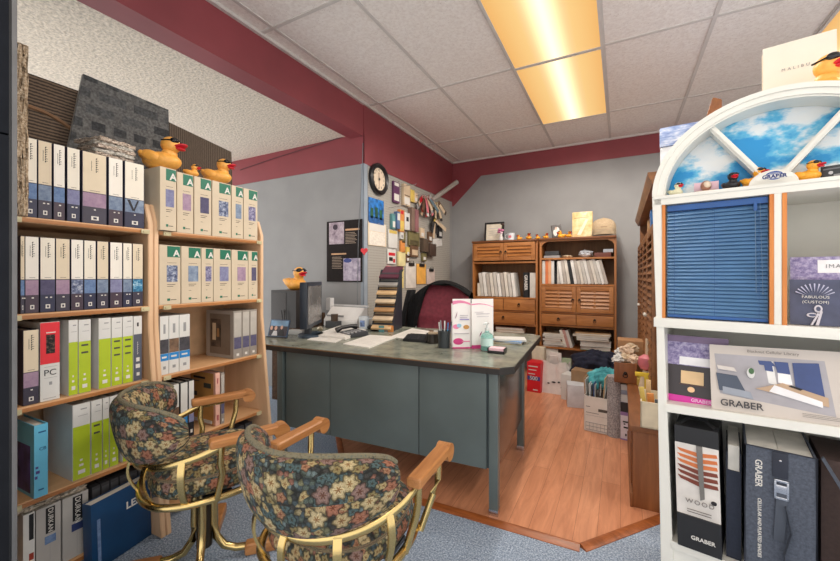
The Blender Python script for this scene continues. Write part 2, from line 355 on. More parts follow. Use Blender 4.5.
def place(fn, u0, u1, v, z, d, i, label, group, h=None, lean=0, out=0, name='sample_binder'):
    """a binder whose spine spans u0..u1, its top at row v, standing on the shelf at height z"""
    off = out; p0 = bk(u0, v, off); p1 = bk(u1, v, off); s0, s1 = sv(p0), sv(p1)
    h = h or ((p0.z+p1.z)/2 - z)
    o = BP+BN*off+BD*s0; b = thing(name, label, 'binder', (o.x, o.y, z), BROT, group)
    fn(b, (s1-s0)*.985, h, d, i); return b
row1 = [(23, 37.3), (38, 52), (53.5, 65), (67, 80), (82, 107), (108.5, 123), (124.5, 144.5)]
W1 = ['cream binder with plain blue band', 'cream binder with steel grey band', 'narrow cream binder with slate blue band', 'cream binder with lilac band', 'widest cream binder with mauve band', 'cream binder with mottled steel band', 'cream binder with a dark V on its band']
for i, (a, b_) in enumerate(row1):
    bb = place(cream_book, a, b_, 150, SHZ[0], .25, i, f'{W1[i]}, {ORD[i]} on the near rack top shelf', 'cream binders on the top shelf', h=.295)
    if i == 6: wv = sv(bk(b_, 180))-sv(bk(a, 180)); art('leaf_print', bb, [([(wv*.12, .295*.42), (wv*.26, .295*.42), (wv*.48, .295*.27), (wv*.40, .295*.25)], INK), ([(wv*.62, .295*.42), (wv*.70, .295*.42), (wv*.48, .295*.25), (wv*.43, .295*.27)], INK)], frame((.0008, 0, 0), (0, 1, 0), (0, 0, 1)))
row2 = [(20.5, 24.5), (25, 39), (40, 55.3), (55.7, 70), (71, 83.5), (84, 96), (97, 108.5), (110, 122.5), (123, 132), (132.5, 143)]
for i, (a, b_) in enumerate(row2):
    place(cream_book, a, b_, 235, SHZ[1], .25, i+7, f'cream and navy binder, {ORD[i]} from the left on the near rack second shelf', 'cream binders on the second shelf', h=.285)
SQD = P('charcoal_print', (70, 70, 62), .6)
def lime_book(b, w_, h, d, i):
    body(b, w_, h, d, WCARD)
    spine(b, w_, h, .02, .98, .705, .995, WCARD, 'spine_label'); spine(b, w_, h, .02, .98, .005, .705, LIME, 'lime_band')
    if i != 2: marks(b, SQD, [(w_*.22, h*(.64-.1*k), w_*.78, h*(.71-.1*k-.005)-.012) for k in range(2 if i == 1 else 3)])
    marks(b, WHITE, [(w_*.4, h*.24, w_*.55, h*.265), (w_*.36, h*.17, w_*.6, h*.2), (w_*.3, h*.07, w_*.7, h*.12)], 'size_tag')
    marks(b, GREY, [(w_*.45, h*.92, w_*.8, h*.935), (w_*.3, h*.84, w_*.85, h*.845)])
def lime_plain(b, w_, h, d, i):
    lime_book(b, w_, h, d, 2)
def slate_book(b, w_, h, d, i):
    body(b, w_, h, d, WCARD); spine(b, w_, h, .02, .98, .72, .995, WCARD, 'spine_label'); spine(b, w_, h, .02, .98, .005, .72, P('slate_card', (86, 90, 104), .5), 'slate_band')
    marks(b, WHITE, [(w_*.3, h*.3, w_*.7, h*.36), (w_*.25, h*.2, w_*.75, h*.26), (w_*.35, h*.08, w_*.7, h*.13)]+vertical_marks(w_, h, w_*.5, h*.6, h*.4, 6, .005), 'size_tag'); marks(b, INK, [(w_*.4, h*.84, w_*.6, h*.9)])
def red_book(b, w_, h, d, i):
    body(b, w_, h, d, WCARD); spine(b, w_, h, .01, .99, .47, .995, P('red_card', (222, 44, 56), .45, var=.02), 'red_band'); spine(b, w_, h, .01, .99, .005, .45, WCARD, 'spine_label')
    marks(b, weave('black_speckle_print', [(20, 20, 22), (40, 36, 36), (120, 90, 80)], 90, bump=0), [(w_*.3, h*.6, w_*.75, h*.84)], 'photo_patch')
    lettering(b, 'PC', w_*.55, frame((.0012, w_*.5, h*.355), (0, 1, 0), (0, 0, 1)), DARK, 'CENTER'); marks(b, GREY, [(w_*.2, h*.43, w_*.85, h*.433), (w_*.2, h*.29, w_*.85, h*.293), (w_*.15, h*.03, w_*.8, h*.036), (w_*.45, h*.2, w_*.6, h*.24)])
    marks(b, WHITE, [(w_*.3, h*.86, w_*.78, h*.872)], 'print')
G3 = 'binders on the near rack third shelf'
place(cream_book, 23, 39, 323, SHZ[2], .25, 4, 'cream over purple and navy binder beside the red binder, left end of the third shelf', G3, h=.278)
place(red_book, 40, 60, 322, SHZ[2], .25, 0, 'red and white binder marked PC on the near rack third shelf', G3)
place(lime_plain, 68.5, 78, 320, SHZ[2], .24, 0, 'slim plain lime green and white binder right of the red binder', G3)
place(lime_book, 78.5, 91, 319.5, SHZ[2], .25, 1, 'lime binder with two dark squares on the near rack third shelf', G3)
place(lime_plain, 98.5, 111, 318, SHZ[2], .25, 2, 'lime binder without squares after the gap on the near rack third shelf', G3)
place(lime_book, 111.5, 122.3, 317.5, SHZ[2], .25, 3, 'lime binder with three dark squares, left of its twin on the third shelf', G3)
place(lime_book, 122.7, 133, 316.5, SHZ[2], .25, 4, 'lime binder with three dark squares, next to the slate binder', G3)
place(slate_book, 133.5, 142, 316, SHZ[2], .25, 0, 'slate grey and white binder at the right end of the third shelf', G3)
def blue_cb(b, w_, h, d, i):
    SKYB = P('sky_blue_card', (104, 188, 222), .4, var=.03)
    body(b, w_, h, d, SKYB); spine(b, w_, h, 0, 1, 0, 1, SKYB, 'spine_cover')
    lettering(b, 'CB', w_*.42, frame((.0012, w_*.62, h*.66), (0, 1, 0), (0, 0, 1)), P('deep_blue_ink', (30, 90, 140), .5), 'CENTER')
    marks(b, P('deep_blue_ink', (30, 90, 140), .5), [(w_*.3, h*.885, w_*.85, h*.905), (w_*.3, h*.09, w_*.7, h*.11)]); marks(b, P('violet_ink', (80, 60, 130), .5), [(w_*.1, h*.4, w_*.3, h*.43), (w_*.12, h*.33, w_*.4, h*.37), (w_*.06, h*.26, w_*.24, h*.3)])
    MB().box((-d*.9, -.0012, h*.05), (-.03, 0, h*.7)).build('cover_print', P('cover_photo_violet', (70, 60, 110), .5, var=.4, scale=18), b)
G4 = 'binders on the near rack fourth shelf'
place(blue_cb, 34, 48, 430, SHZ[3], .2, 0, 'sky blue binder marked CB at the left end of the fourth shelf', G4, h=.27, out=.02)
lab4 = ['widest lime and white binder on the fourth shelf, its white side showing', 'lime binder with one dark square on the fourth shelf', 'slim lime binder third in the fourth shelf row', 'lime binder half hidden by the left chair', None, 'lime binder behind the left chair back']
for i, (a, b_) in enumerate([(72.5, 90.5), (91.2, 102.2), (102.8, 109), (109.6, 118.5), None, (122.5, 136)]if 0 else [(72.5, 90.5), (91.2, 102.2), (102.8, 109), (109.6, 118.5), (122.5, 136)]):
    place(lime_book if i in (1, 3) else lime_plain, a, b_, [406, 403, 401, 399, 396][i], SHZ[3], .25, 1, [l for l in lab4 if l][i], G4, h=.305)
# bottom shelf of the near rack
DUKG = P('durkan_grey_card', (176, 172, 168), .5, var=.02)
def durkan(b, w_, h, d, i):
    body(b, w_, h, d, DUKG); spine(b, w_, h, 0, 1, 0, 1, DUKG, 'spine_cover'); spine(b, w_, h, .38, .76, .58, .97, BLACK, 'name_plate', .0014)
    lettering(b, 'DURKAN', w_*.30, frame((.0016, w_*.57, h*.955), (0, 0, -1), (0, 1, 0)), WHITE, 'LEFT', space=1.05)
    spine(b, w_, h, .34, .8, .42, .54, BANDS[1] if i == 1 else P('navy_tag', (44, 60, 110), .5), 'colour_tag', .0014)
    marks(b, GREY, [(w_*.55, h*.05, w_*.56, h*.4)])
def darkwhite_strip(b, w_, h, d, i):
    body(b, w_, h, d, WCARD); spine(b, w_, h, .5, .9, .6, .98, BLACK, 'name_plate'); spine(b, w_, h, .5, .9, .3, .4, P('rust_tag', (150, 50, 30), .5), 'colour_tag')
G5 = 'binders on the near rack bottom shelf'
place(darkwhite_strip, 23, 35, 522, SHZ[4], .25, 0, 'white binder with a rust tag at the left end of the bottom shelf', G5, h=.25)
place(durkan, 36, 61, 516, SHZ[4], .26, 1, 'left grey binder lettered in white on a black plate, light blue tag', G5, h=.25)
place(durkan, 62.5, 88.5, 511, SHZ[4], .26, 2, 'right grey binder lettered in white on a black plate, navy tag', G5, h=.25)
SHAG = weave('cream_shag', [(140, 122, 104), (214, 200, 182), (240, 232, 220)], 90, bump=1.0, rough=1)
def shag_slab(m, lx, ly, lz, amp=.006, seed=1):
    rnd = random.Random(seed); t = bmesh.new(); bmesh.ops.create_cube(t, size=1, matrix=Matrix.Translation((0, 0, lz/2)) @ Matrix.Diagonal((lx, ly, lz, 1)))
    bmesh.ops.subdivide_edges(t, edges=t.edges[:], cuts=14, use_grid_fill=True)
    for v in t.verts: v.co += Vector((rnd.uniform(-amp, amp), rnd.uniform(-amp, amp), rnd.uniform(-amp, amp)*.8))
    for v in t.verts: v.co.z = max(v.co.z, 0)
    mb = MB(); mb._add(t, 0, None); return mb
def on_rack(off, s, z): 
    p = BP+BN*off+BD*s; return (p.x, p.y, z)
sd = sv(bk(55, 500))
tag(shag_slab(0, .22, .20, .02, .006, 3).build('carpet_sample', SHAG, None, on_rack(-.125, sd, SHZ[4]+.252), BROT), 'cream shag carpet sample lying on the grey lettered binders', 'carpet sample', 'shag carpet samples')
# black sample boxes and the large blue book in front
def ridged(b, w_, h, d, i):
    MB().box((-d, 0, 0), (0, w_, h), 0, .003).build('cover', P('charcoal_card', (52, 52, 56), .6), b); spine(b, w_, h, .06, .94, .05, .95, P('charcoal_label', (74, 74, 78), .6), 'spine_label')
for k in range(6):
    u0 = 92+9.2*k; place(ridged, u0, u0+8.6, 479-3.4*k, SHZ[4], .22, k, f'charcoal sample folder, {ORD[k]} from the left behind the large blue book', G5, h=.24, out=-.02)
LB = P('royal_blue_card', (16, 62, 104), .4, var=.03)
q0, q1 = hit(93, 530, BP+BN*.085, BN), hit(151, 505, BP+BN*.045, BN)
dq = (q1-q0); dq.z = 0; lw = dq.length
t = thing('sample_book', 'large royal blue book with a white page edge leaning under the bottom shelf', 'book', (q0.x, q0.y, 0), 0)
Mq = frame((0, 0, .005), dq, (0, 0, 1)) @ Matrix.Rotation(R(-2.5), 4, 'X')
hb = hit(93, 507, BP+BN*.085, BN).z
MB().box((0, 0, 0), (lw, hb, .003), 0, .001).box((0, 0, -.045), (lw, hb, -.042)).box((-.003, 0, -.045), (0, hb, .003), 0, .001).build('cover', LB, t, M=Mq)
MB().box((.004, .008, -.041), (lw-.008, hb-.004, -.001)).build('pages', P('page_block', (212, 206, 198), .8), t, M=Mq)
lettering(t, 'LEES', .042, Mq @ Matrix.Translation((lw*.55, hb*.70, .0035)), WHITE, 'LEFT', bold=.001)
MB().box((.018, .03, .003), (.03, .2, .0036)).build('name_strip', BANDS[1], t, M=Mq)
# --- far rack
BEIGE = P('beige_card', (206, 190, 166), .55, var=.02); GREENP = P('dark_green_card', (22, 108, 84), .5, var=.03); PATCH = [BANDS[0], BANDS[2], BANDS[4], BANDS[5], BANDS[3], weave('violet_print', [(70, 68, 100), (126, 122, 156), (186, 184, 204)], 60, bump=0)]
def a_book(b, w_, h, d, i):
    body(b, w_, h, d, BEIGE); spine(b, w_, h, 0, 1, 0, 1, BEIGE, 'spine_cover')
    gb = MB().box((0, w_*.36, h*.80), (.0014, w_*.985, h*.985)).build('green_block', GREENP, b)
    lettering(gb, 'A', min(h*.155, w_*.62), frame((.0017, w_*.8, h*.865), (0, 1, 0), (0, 0, 1)), WHITE, 'CENTER', bold=.0012)
    pm = PATCH[i % 6]; MB().box((0, w_*.34, h*.38), (.0014, w_*.86, h*.66)).build('photo_patch', pm, b)
    marks(b, INK, [(w_*.36, h*.70, w_*.8, h*.705), (w_*.36, h*.33, w_*.75, h*.338), (w_*.36, h*.30, w_*.65, h*.308), (w_*.36, h*.22, w_*.5, h*.225)])
    marks(b, GREENP, [(w_*.36, h*.06, w_*.5, h*.10)], 'logo_mark'); marks(b, INK, [(w_*.53, h*.07, w_*.8, h*.08)])
rA = [(160, 176.3), (177, 193.3), (194.3, 211.3), (212.3, 231), (231.7, 243), (243.7, 257.5)]
PN = ['pale lilac', 'pink', 'purple', 'dark floral', 'blue leaf', 'violet']
for i, (a, b_) in enumerate(rA):
    place(a_book, a, b_, 180, SHZ[0], .27, i, f'beige binder, green A block and {PN[i]} patch, {ORD[i]} on the far rack top shelf', 'green lettered binders on the top shelf', h=.30, out=.035 if i == 0 else .01)
rB = [(159.3, 180.6), (181.4, 201), (201.5, 213), (213.6, 231), (231.6, 248), (248.4, 257.5)]
for i, (a, b_) in enumerate(rB):
    place(a_book, a, b_, 243, SHZ[1], .27, i+3, f'beige binder with green A block, {ORD[i]} in the row on far rack second shelf', 'green lettered binders on the second shelf', h=.288, out=.01)
BRB = P('bright_blue_card', (44, 134, 204), .45)
def white_blue(b, w_, h, d, i):
    body(b, w_, h, d, WCARD); spine(b, w_, h, .02, .98, 0, 1, WCARD, 'spine_cover'); spine(b, w_, h, .02, .98, .36, .60, [P('dark_brick_print', (62, 60, 66), .6, var=.3, scale=30), P('brown_brick_print', (108, 84, 66), .6, var=.3, scale=30)][i % 2], 'photo_band', .0014)
    spine(b, w_, h, .02, .98, .235, .355, BRB, 'blue_band', .0014); marks(b, GREY, [(w_*.35, h*.09, w_*.65, h*.14), (w_*.38, h*.7, w_*.62, h*.86)]); marks(b, WHITE, [(w_*.2, h*.28, w_*.75, h*.31)], 'print', .0019)
for i, (a, b_) in enumerate([(160, 168.7), (169, 179), (179.3, 190)]):
    place(white_blue, a, b_, [313, 312, 311][i], SHZ[2], .24, i, f'white binder, dark photo band over blue, {ORD[i]} in the row on far rack third shelf', 'white and blue binders on the third shelf', h=.283)
TPL = P('grey_vinyl', (150, 142, 134), .35, var=.03)
def grey_vinyl(b, w_, h, d, i):
    body(b, w_, h, d, TPL); spine(b, w_, h, .08, .92, .45, .96, P('grey_insert', (184, 178, 170), .5), 'spine_label'); spine(b, w_, h, .08, .92, .2, .44, BANDS[4], 'photo_band'); marks(b, WHITE, [(w_*.35, h*.05, w_*.65, h*.1)], 'size_tag')
    if i == 0:
        art('cover_print', b, [((.02, .02, .2, h-.02), P('cover_brown_grey', (112, 98, 86), .5)), ((.03, .06, .12, h-.05), P('room_photo_brown', (70, 58, 50), .5, var=.5, scale=22)), ((.045, .1, .075, .2), P('room_photo_cream', (200, 180, 150), .5)), ((.085, .12, .105, .17), P('room_photo_ochre', (150, 110, 70), .5))], frame((-.225, -.0012, 0), (1, 0, 0), (0, 0, 1)))
for i, (a, b_) in enumerate([(233.5, 242), (242.3, 249.8), (250, 257)]):
    place(grey_vinyl, a, b_, 308, SHZ[2], .24, i, f'grey vinyl binder, {ORD[i]} of three at the right of far rack third shelf', 'grey vinyl binders', h=.275)
def dark_white(b, w_, h, d, i):
    body(b, w_, h, d, BLACK); spine(b, w_, h, .15, .98, .45, .98, WCARD, 'spine_label'); spine(b, w_, h, .15, .98, .25, .44, BRB if i == 0 else BANDS[0], 'photo_band'); spine(b, w_, h, .15, .98, .01, .24, P('near_black_card', (30, 28, 34), .5), 'spine_foot'); marks(b, WHITE, [(w_*.4, h*.06, w_*.75, h*.12)], 'size_tag')
GF = 'binders on the far rack fourth shelf'
for i, (a, b_) in enumerate([(160, 166), (166.3, 172.3), (172.6, 179)]):
    place(white_blue, a, b_, [383, 380, 378][i], SHZ[3], .24, i+1, f'white binder with a blue band, {ORD[i]} from the left on the far rack fourth shelf', GF, h=.285)
place(dark_white, 179.5, 187.7, 377, SHZ[3], .24, 0, 'black binder with a white label and blue band, left of its twin', GF, h=.29)
place(dark_white, 188, 194, 374, SHZ[3], .24, 1, 'black binder with a white label and lilac band on the fourth shelf', GF, h=.29)
def kraft(b, w_, h, d, i):
    body(b, w_, h, d, P('pink_card', (226, 176, 158), .5)); KR = P('kraft_orange', (206, 150, 84), .6, var=.05)
    art('cover_print', b, [((.005, .004, .2, h-.004), KR), ((.03, h*.86, .13, h*.9), INK), ((.02, h*.80, .08, h*.815), SQD), ((.12, h*.7, .18, h*.79), SQD), ((.02, h*.52, .06, h*.6), SQD), ((.12, h*.36, .17, h*.44), SQD), ((.02, h*.03, .19, h*.09), WCARD)], frame((-.215, -.0012, 0), (1, 0, 0), (0, 0, 1)))
    marks(b, P('rose_ink', (170, 90, 90), .5), [(w_*.3, h*.1, w_*.7, h*.2), (w_*.3, h*.4, w_*.6, h*.5), (w_*.35, h*.8, w_*.6, h*.9)])
place(kraft, 215.5, 220, 368, SHZ[3], .22, 0, 'kraft orange book with a pink spine on the far rack fourth shelf', GF, h=.29)
place(grey_vinyl, 221, 224.5, 368, SHZ[3], .22, 1, 'slim grey binder right of the kraft orange book', GF, h=.285)
for k in range(7):
    u0 = 196+8.2*k; place(ridged, u0, u0+7.4, 445-5*k, SHZ[4], .2, k, f'charcoal folder, {ORD[k]} from the left on the far rack bottom shelf', 'charcoal folders on the far rack bottom shelf', h=.24, out=-.02)
place(lambda b, w_, h, d, i: (body(b, w_, h, d, WCARD), spine(b, w_, h, 0, 1, 0, 1, WCARD, 'spine_cover')), 186, 195, 470, SHZ[4], .22, 0, 'plain white binder on the far rack bottom shelf', 'charcoal folders on the far rack bottom shelf', h=.26)
# --- carpet boards standing on the racks
def board(pts, off, m, name, label, edge=None, thick=.012, cat='carpet sample'):
    """board seen as the given pixel outline, standing in a plane parallel to the rack face"""
    P0 = BP+BN*off; q = [hit(u, v, P0, BN) for u, v in pts]; o = Vector((P0.x, P0.y, 0))
    M = frame(o, BD, (0, 0, 1)); pl = [((p-o).dot(BD), p.z) for p in q]
    zb_ = min(p[1] for p in pl); M = frame(o+Vector((0, 0, zb_)), BD, (0, 0, 1)); pl = [(a, b_-zb_) for a, b_ in pl]
    t = thing(name, label, cat, (o.x, o.y, zb_), 0, 'carpet boards standing on the racks'); Ml = frame((0, 0, 0), BD, (0, 0, 1))
    MB().prism(pl, -thick, 0, 0).build('backing', edge or P('board_edge', (150, 146, 140), .7), t, M=Ml)
    MB().prism(pl, .0002, .004, 0).build('pile', m, t, M=Ml); return t, Ml, pl
def striped(name, c0, c1, rot, sc=55):
    m, t, b = nt(name, .95); co = coords(t, 'Object', (1, 1, 1), rot); wv = node(t, 'ShaderNodeTexWave', Scale=sc*1.6, Distortion=1.5, Detail=2); wv.inputs['Detail Scale'].default_value = 4; link(t, co, wv.inputs['Vector'])
    r = ramp(t, [(.2, c0), (.8, c1)]); link(t, wv.outputs['Fac'], r.inputs[0]); link(t, r.outputs[0], b.inputs['Base Color']); return m
def tilegrey():
    m, t, b = nt('grey_block_carpet', .95); co = coords(t, 'Object', (1, 1, 1), (0, 0, R(0)))
    br = node(t, 'ShaderNodeTexBrick', Scale=3.4, offset=.35, squash=.6, squash_frequency=3); br.inputs['Color1'].default_value = lin((62, 64, 68)); br.inputs['Color2'].default_value = lin((100, 102, 104)); br.inputs['Mortar'].default_value = lin((112, 112, 112)); br.inputs['Mortar Size'].default_value = .06; link(t, co, br.inputs['Vector'])
    n = node(t, 'ShaderNodeTexNoise', Scale=90, Detail=3); link(t, co, n.inputs['Vector']); r = ramp(t, [(.3, (130, 130, 130)), (.7, (255, 255, 255))]); link(t, n.outputs['Fac'], r.inputs[0])
    mx = t.nodes.new('ShaderNodeMix'); mx.data_type = 'RGBA'; mx.blend_type = 'MULTIPLY'; mx.inputs[0].default_value = .8; link(t, br.outputs[0], mx.inputs[6]); link(t, r.outputs[0], mx.inputs[7]); link(t, mx.outputs[2], b.inputs['Base Color']); return m
BST = striped('brown_striped_carpet', (58, 48, 42), (116, 98, 82), (0, 0, R(90)), 14)
tb, Mb, pl = board([(2, 64), (78, 91), (78, 175), (2, 175)], -.285, BST, 'carpet_board', 'dark brown striped carpet board with an arc, behind the cream binders')
bx = hit(60, 118, BP+BN*-.285, BN); ox = ((bx-BP).dot(BD))
zb0 = tb.location.z
MB().tube([(ox-.11+.26*math.cos(R(a)), bx.z-zb0-.25+.26*math.sin(R(a)), .004) for a in range(40, 171, 8)], .009, 6).build('arc_inlay', P('tan_pile', (132, 100, 74), .95, var=.1), tb, M=Mb)
board([(83, 74), (168, 110), (170, 180), (62, 175)], -.235, tilegrey(), 'carpet_board', 'grey block patterned carpet tile leaning above the cream binders', P('pale_edge', (176, 176, 174), .7))
board([(168, 122), (231, 152), (233, 215), (168, 200)], -.285, striped('brown_ribbed_carpet', (66, 56, 48), (104, 90, 78), (0, 0, 0), 16), 'carpet_board', 'brown ribbed carpet board behind the rubber ducks')
# --- stack of small shag samples
for k in range(5):
    q = bk(105, 150, -.1); s = sv(q)
    tag(shag_slab(0, .16, .145, .015, .0035, 20+k).build('carpet_sample', weave('oat_shag_%d' % (k % 2), [[(150, 128, 110), (222, 204, 188), (238, 226, 214)], [(170, 160, 146), (226, 220, 210), (240, 236, 230)]][k % 2], 120, bump=.8), None, on_rack(-.10+.006*(k % 3), s+.004*(k % 2), SHZ[0]+.296+.0165*k), BROT+R([2, -3, 4, -2, 9][k])), f'small cream shag carpet sample on the binders, {["bottom", "second from bottom", "middle", "second from top", "top"][k]} of the pile', 'carpet sample', 'pile of small shag samples')
q = hit(19, 120, (0, .53, 0), (0, 1, 0))
# ------------------------------------------------------------------ tall black panel at the left edge
t = thing('tall_panel', 'tall black metal panel filling the left edge beside the sample racks', 'panel', (0, .40, 0))
xe = ay(17.5, 276, .40).x; BLM = P('black_metal', (34, 36, 41), .7, .0, var=.06)
BLM.node_tree.nodes['Principled BSDF'].inputs['Specular IOR Level'].default_value = 0
for z0, z1 in ((0, .985), (.99, 1.53), (1.535, 2.4)): MB().box((-2.6, -.045, z0), (xe-.02, .0, z1), 0, .003).build('face_panel', BLM, t)
MB().box((xe-.02, -.016, 0), (xe-.003, -.011, 2.4)).build('gap_strip', BLACK, t)
for z0, z1 in ((0, 1.575), (1.58, 2.4)): MB().box((xe-.0195, -.046, z0), (xe, -.016, z1), 0, .002).build('edge_post', BLM, t)
MB().box((xe-.0195, -.011, 0), (xe, 0, 2.4), 0, .002).build('edge_trim', P('grey_metal_edge', (96, 96, 98), .5), t)
tag(shag_slab(0, .62, .025, .010, .004, 5).build('carpet_sample', weave('tan_shag', [(120, 98, 74), (190, 166, 138), (226, 210, 188)], 120, bump=.9), None, M=Matrix.Translation((ay(17.5, 276, .52).x, .53, 1.72)) @ Matrix.Rotation(R(90), 4, 'Y')), 'narrow tan shag carpet strip standing upright along the black panel edge', 'carpet sample')
# ------------------------------------------------------------------ rubber ducks
DK = {}
def duck_parts(kind):
    if kind in DK: return DK[kind]
    bm_ = {'yellow': YEL, 'white': P('pale_duck_vinyl', (226, 222, 190), .4), 'black': P('black_duck_vinyl', (34, 34, 38), .35), 'amber': P('amber_duck_vinyl', (246, 170, 50), .35)}[kind]
    b = MB(); E3 = lambda a, ax_='Y': Matrix.Rotation(R(a), 3, ax_)
    b.ell((0, 0, .26), (.5, .37, .26)); b.ell((-.05, 0, .13), (.36, .3, .135)); b.ell((-.43, 0, .37), (.2, .2, .1), rot=E3(35)); b.ell((.2, 0, .45), (.2, .2, .2))
    for s in (-1, 1): b.ell((-.12, .32*s, .33), (.26, .1, .15), rot=E3(18)); b.ell((-.34, .33*s, .40), (.1, .06, .07), rot=E3(25))
    bo = b.mesh('body', bm_, 180)
    h = MB(); h.ell((.24, 0, .72), (.25, .24, .235), seg=24, ring=16); h.ell((.2, 0, .9), (.07, .03, .05)); he = h.mesh('head', bm_, 180)
    k = MB(); k.ell((.5, 0, .69), (.19, .17, .05), rot=E3(-14)); k.ell((.48, 0, .62), (.15, .13, .045), rot=E3(10)); be = k.mesh('beak', RED, 180)
    g = MB()
    for s in (-1, 1): g.ell((.40, .105*s, .815), (.075, .125, .09), rot=Matrix.Rotation(R(22*s), 3, 'Z'))
    g.box((.42, -.03, .79), (.46, .03, .82)); g.box((.1, -.238, .79), (.42, -.215, .82)); g.box((.1, .215, .79), (.42, .238, .82)); gl = g.mesh('sunglasses', GLS, 60)
    DK[kind] = [bo, he, be, gl]; return DK[kind]
def duck(loc, L, yaw, label, kind='yellow', group=None, eyes=True, M=None, parts=4):
    t = thing('rubber_duck', label, 'rubber duck', loc, yaw, group); t.scale = (L, L, L)
    for me in duck_parts(kind)[:parts]: put(me.name, me, t)
    return t
def on_book(u, v, off, z): p = hit(u, v, BP+BN*off, BN); return (p.x, p.y, z)
zt = SHZ[0]+.301
duck(on_book(162, 165, -.045, zt), .175, R(32), 'big yellow rubber duck with sunglasses, left on the beige binders', group='ducks on the beige binders')
duck(on_book(191.5, 172, -.03, zt), .07, R(35), 'tiny yellow rubber duckling between the two big ducks', group='ducks on the beige binders')
duck(on_book(217.5, 178, -.05, zt), .15, R(30), 'yellow rubber duck with red beak, right of the duckling on the beige binders', group='ducks on the beige binders')
# ------------------------------------------------------------------ poster, heart, cord, clock, calendar on the walls
def wallM(u, v): p = ay(u, v, YC-.008); return p
a, b_ = wallM(327, 222), wallM(362.5, 282)
pw, ph = b_.x-a.x, a.z-b_.z
t = thing('poster', 'dark brown poster with two pale pictures and script, on the grey side wall', 'poster', (a.x, YC-.008, b_.z)); Mp = frame((0, 0, 0), (1, 0, 0), (0, 0, 1))
DB = P('poster_brown', (30, 23, 23), .95, var=.15, scale=30); PP = weave('poster_pale_print', [(120, 104, 118), (176, 160, 172), (206, 194, 202)], 14, bump=0); TAN = P('poster_tan_ink', (150, 132, 116), .6)
art('sheet', t, [((0, 0, pw, ph), DB)], Mp, .003)
art('picture', t, [((.07*pw, .62*ph, .5*pw, .98*ph), PP), (oval(.25*pw, .9*ph, .07*pw, .045*ph), P('poster_plum', (60, 44, 60), .6))], frame((0, -.003, 0), (1, 0, 0), (0, 0, 1)))
pr = art('picture', t, [((.48*pw, .02*ph, .95*pw, .38*ph), weave('poster_lilac_print', [(130, 122, 150), (186, 176, 196), (222, 216, 226)], 12, bump=0)), (oval(.6*pw, .345*ph, .11*pw, .035*ph), P('poster_blue', (54, 70, 140), .6))], frame((0, -.003, 0), (1, 0, 0), (0, 0, 1)))
tx = []
for k in range(8): tx.append(((.54*pw, (.79-.024*k)*ph, (.80+.03*(k % 3))*pw, (.80-.024*k)*ph), TAN))
tx.append(((.54*pw, .83*ph, .92*pw, .86*ph), P('poster_peach_ink', (206, 160, 120), .6))); tx.append(((.14*pw, .445*ph, .56*pw, .47*ph), P('poster_peach_ink', (206, 160, 120), .6)))
for k in range(8): tx.append(((.16*pw, (.40-.026*k)*ph, (.42+.03*(k % 2))*pw, (.41-.026*k)*ph), TAN))
art('print', t, tx, frame((0, -.003, 0), (1, 0, 0), (0, 0, 1)), .0002)
p = ay(364.5, 251, YC-.02)
hs = [(.035*16*math.sin(a_)**3/16, .035*(13*math.cos(a_)-5*math.cos(2*a_)-2*math.cos(3*a_)-math.cos(4*a_))/16) for a_ in [2*math.pi*k/28 for k in range(28)]]
tag(MB().prism(hs, -.008, .008, bev=.004).build('heart_ornament', P('coral_red', (226, 64, 72), .4), None, M=frame((p.x, YC-.024, p.z), (1, .2, 0), (0, 0, 1))), 'small red heart ornament on the wall corner beside the poster', 'ornament')
tag(MB().tube([ay(u, v, YC-.018) for u, v in ((363, 143), (362, 175), (358.5, 230), (357.5, 290), (357.5, 312))], .003, 6).build('wall_cable', P('grey_cable', (112, 116, 122), .6)), 'thin grey cable running down the wall corner beside the poster', 'cable')
tag(MB().tube([ay(u, v, YC-.012) for u, v in ((240, 170), (275, 158), (320, 144), (345, 136), (362, 136))], .004, 6).build('ceiling_cable', P('dark_red_cable', (78, 34, 42), .6)), 'dark cable strung along the burgundy band below the popcorn ceiling', 'cable')
c = ax(377, 179.5, XW); rr = .152
t = thing('wall_clock', 'round black framed wall clock with a cream dial', 'clock', (XW+.006, c.y, c.z)); Mc = frame((0, 0, 0), (0, 1, 0), (0, 0, 1))
MB().lathe([(rr*.72, .028), (rr*.78, .038), (rr*.9, .044), (rr, .03), (rr, 0), (.01, 0), (rr*.72, .0)], 40, 0, None, False).build('rim', P('black_gloss', (28, 27, 30), .3), t, M=Mc)
fc = MB().lathe([(.0, .012), (rr*.73, .012), (rr*.73, .016), (0, .016)], 40, 0).build('dial', P('cream_dial', (232, 214, 190), .5, var=.02), t, M=Mc)
for k in range(12):
    a_ = R(90-30*(k+1)); lettering(fc, str(k+1), rr*.2, Matrix.Translation((rr*.57*math.cos(a_), rr*.57*math.sin(a_), .0168)), INK, 'CENTER', name='numeral')
hd = MB().prism([(-.004, -.02), (.004, -.02), (.003, rr*.42), (-.003, rr*.42)], .018, .0195, 0, Matrix.Rotation(R(2), 4, 'Z')).prism([(-.003, -.02), (.003, -.02), (.002, rr*.6), (-.002, rr*.6)], .02, .0212, 0, Matrix.Rotation(R(180), 4, 'Z')).build('hands', P('clock_red_hand', (110, 40, 34), .4), t, M=Mc)
MB().lathe([(0, .021), (.012, .021), (.012, .024), (0, .024)], 14).build('hub', BLACK, t, M=Mc)
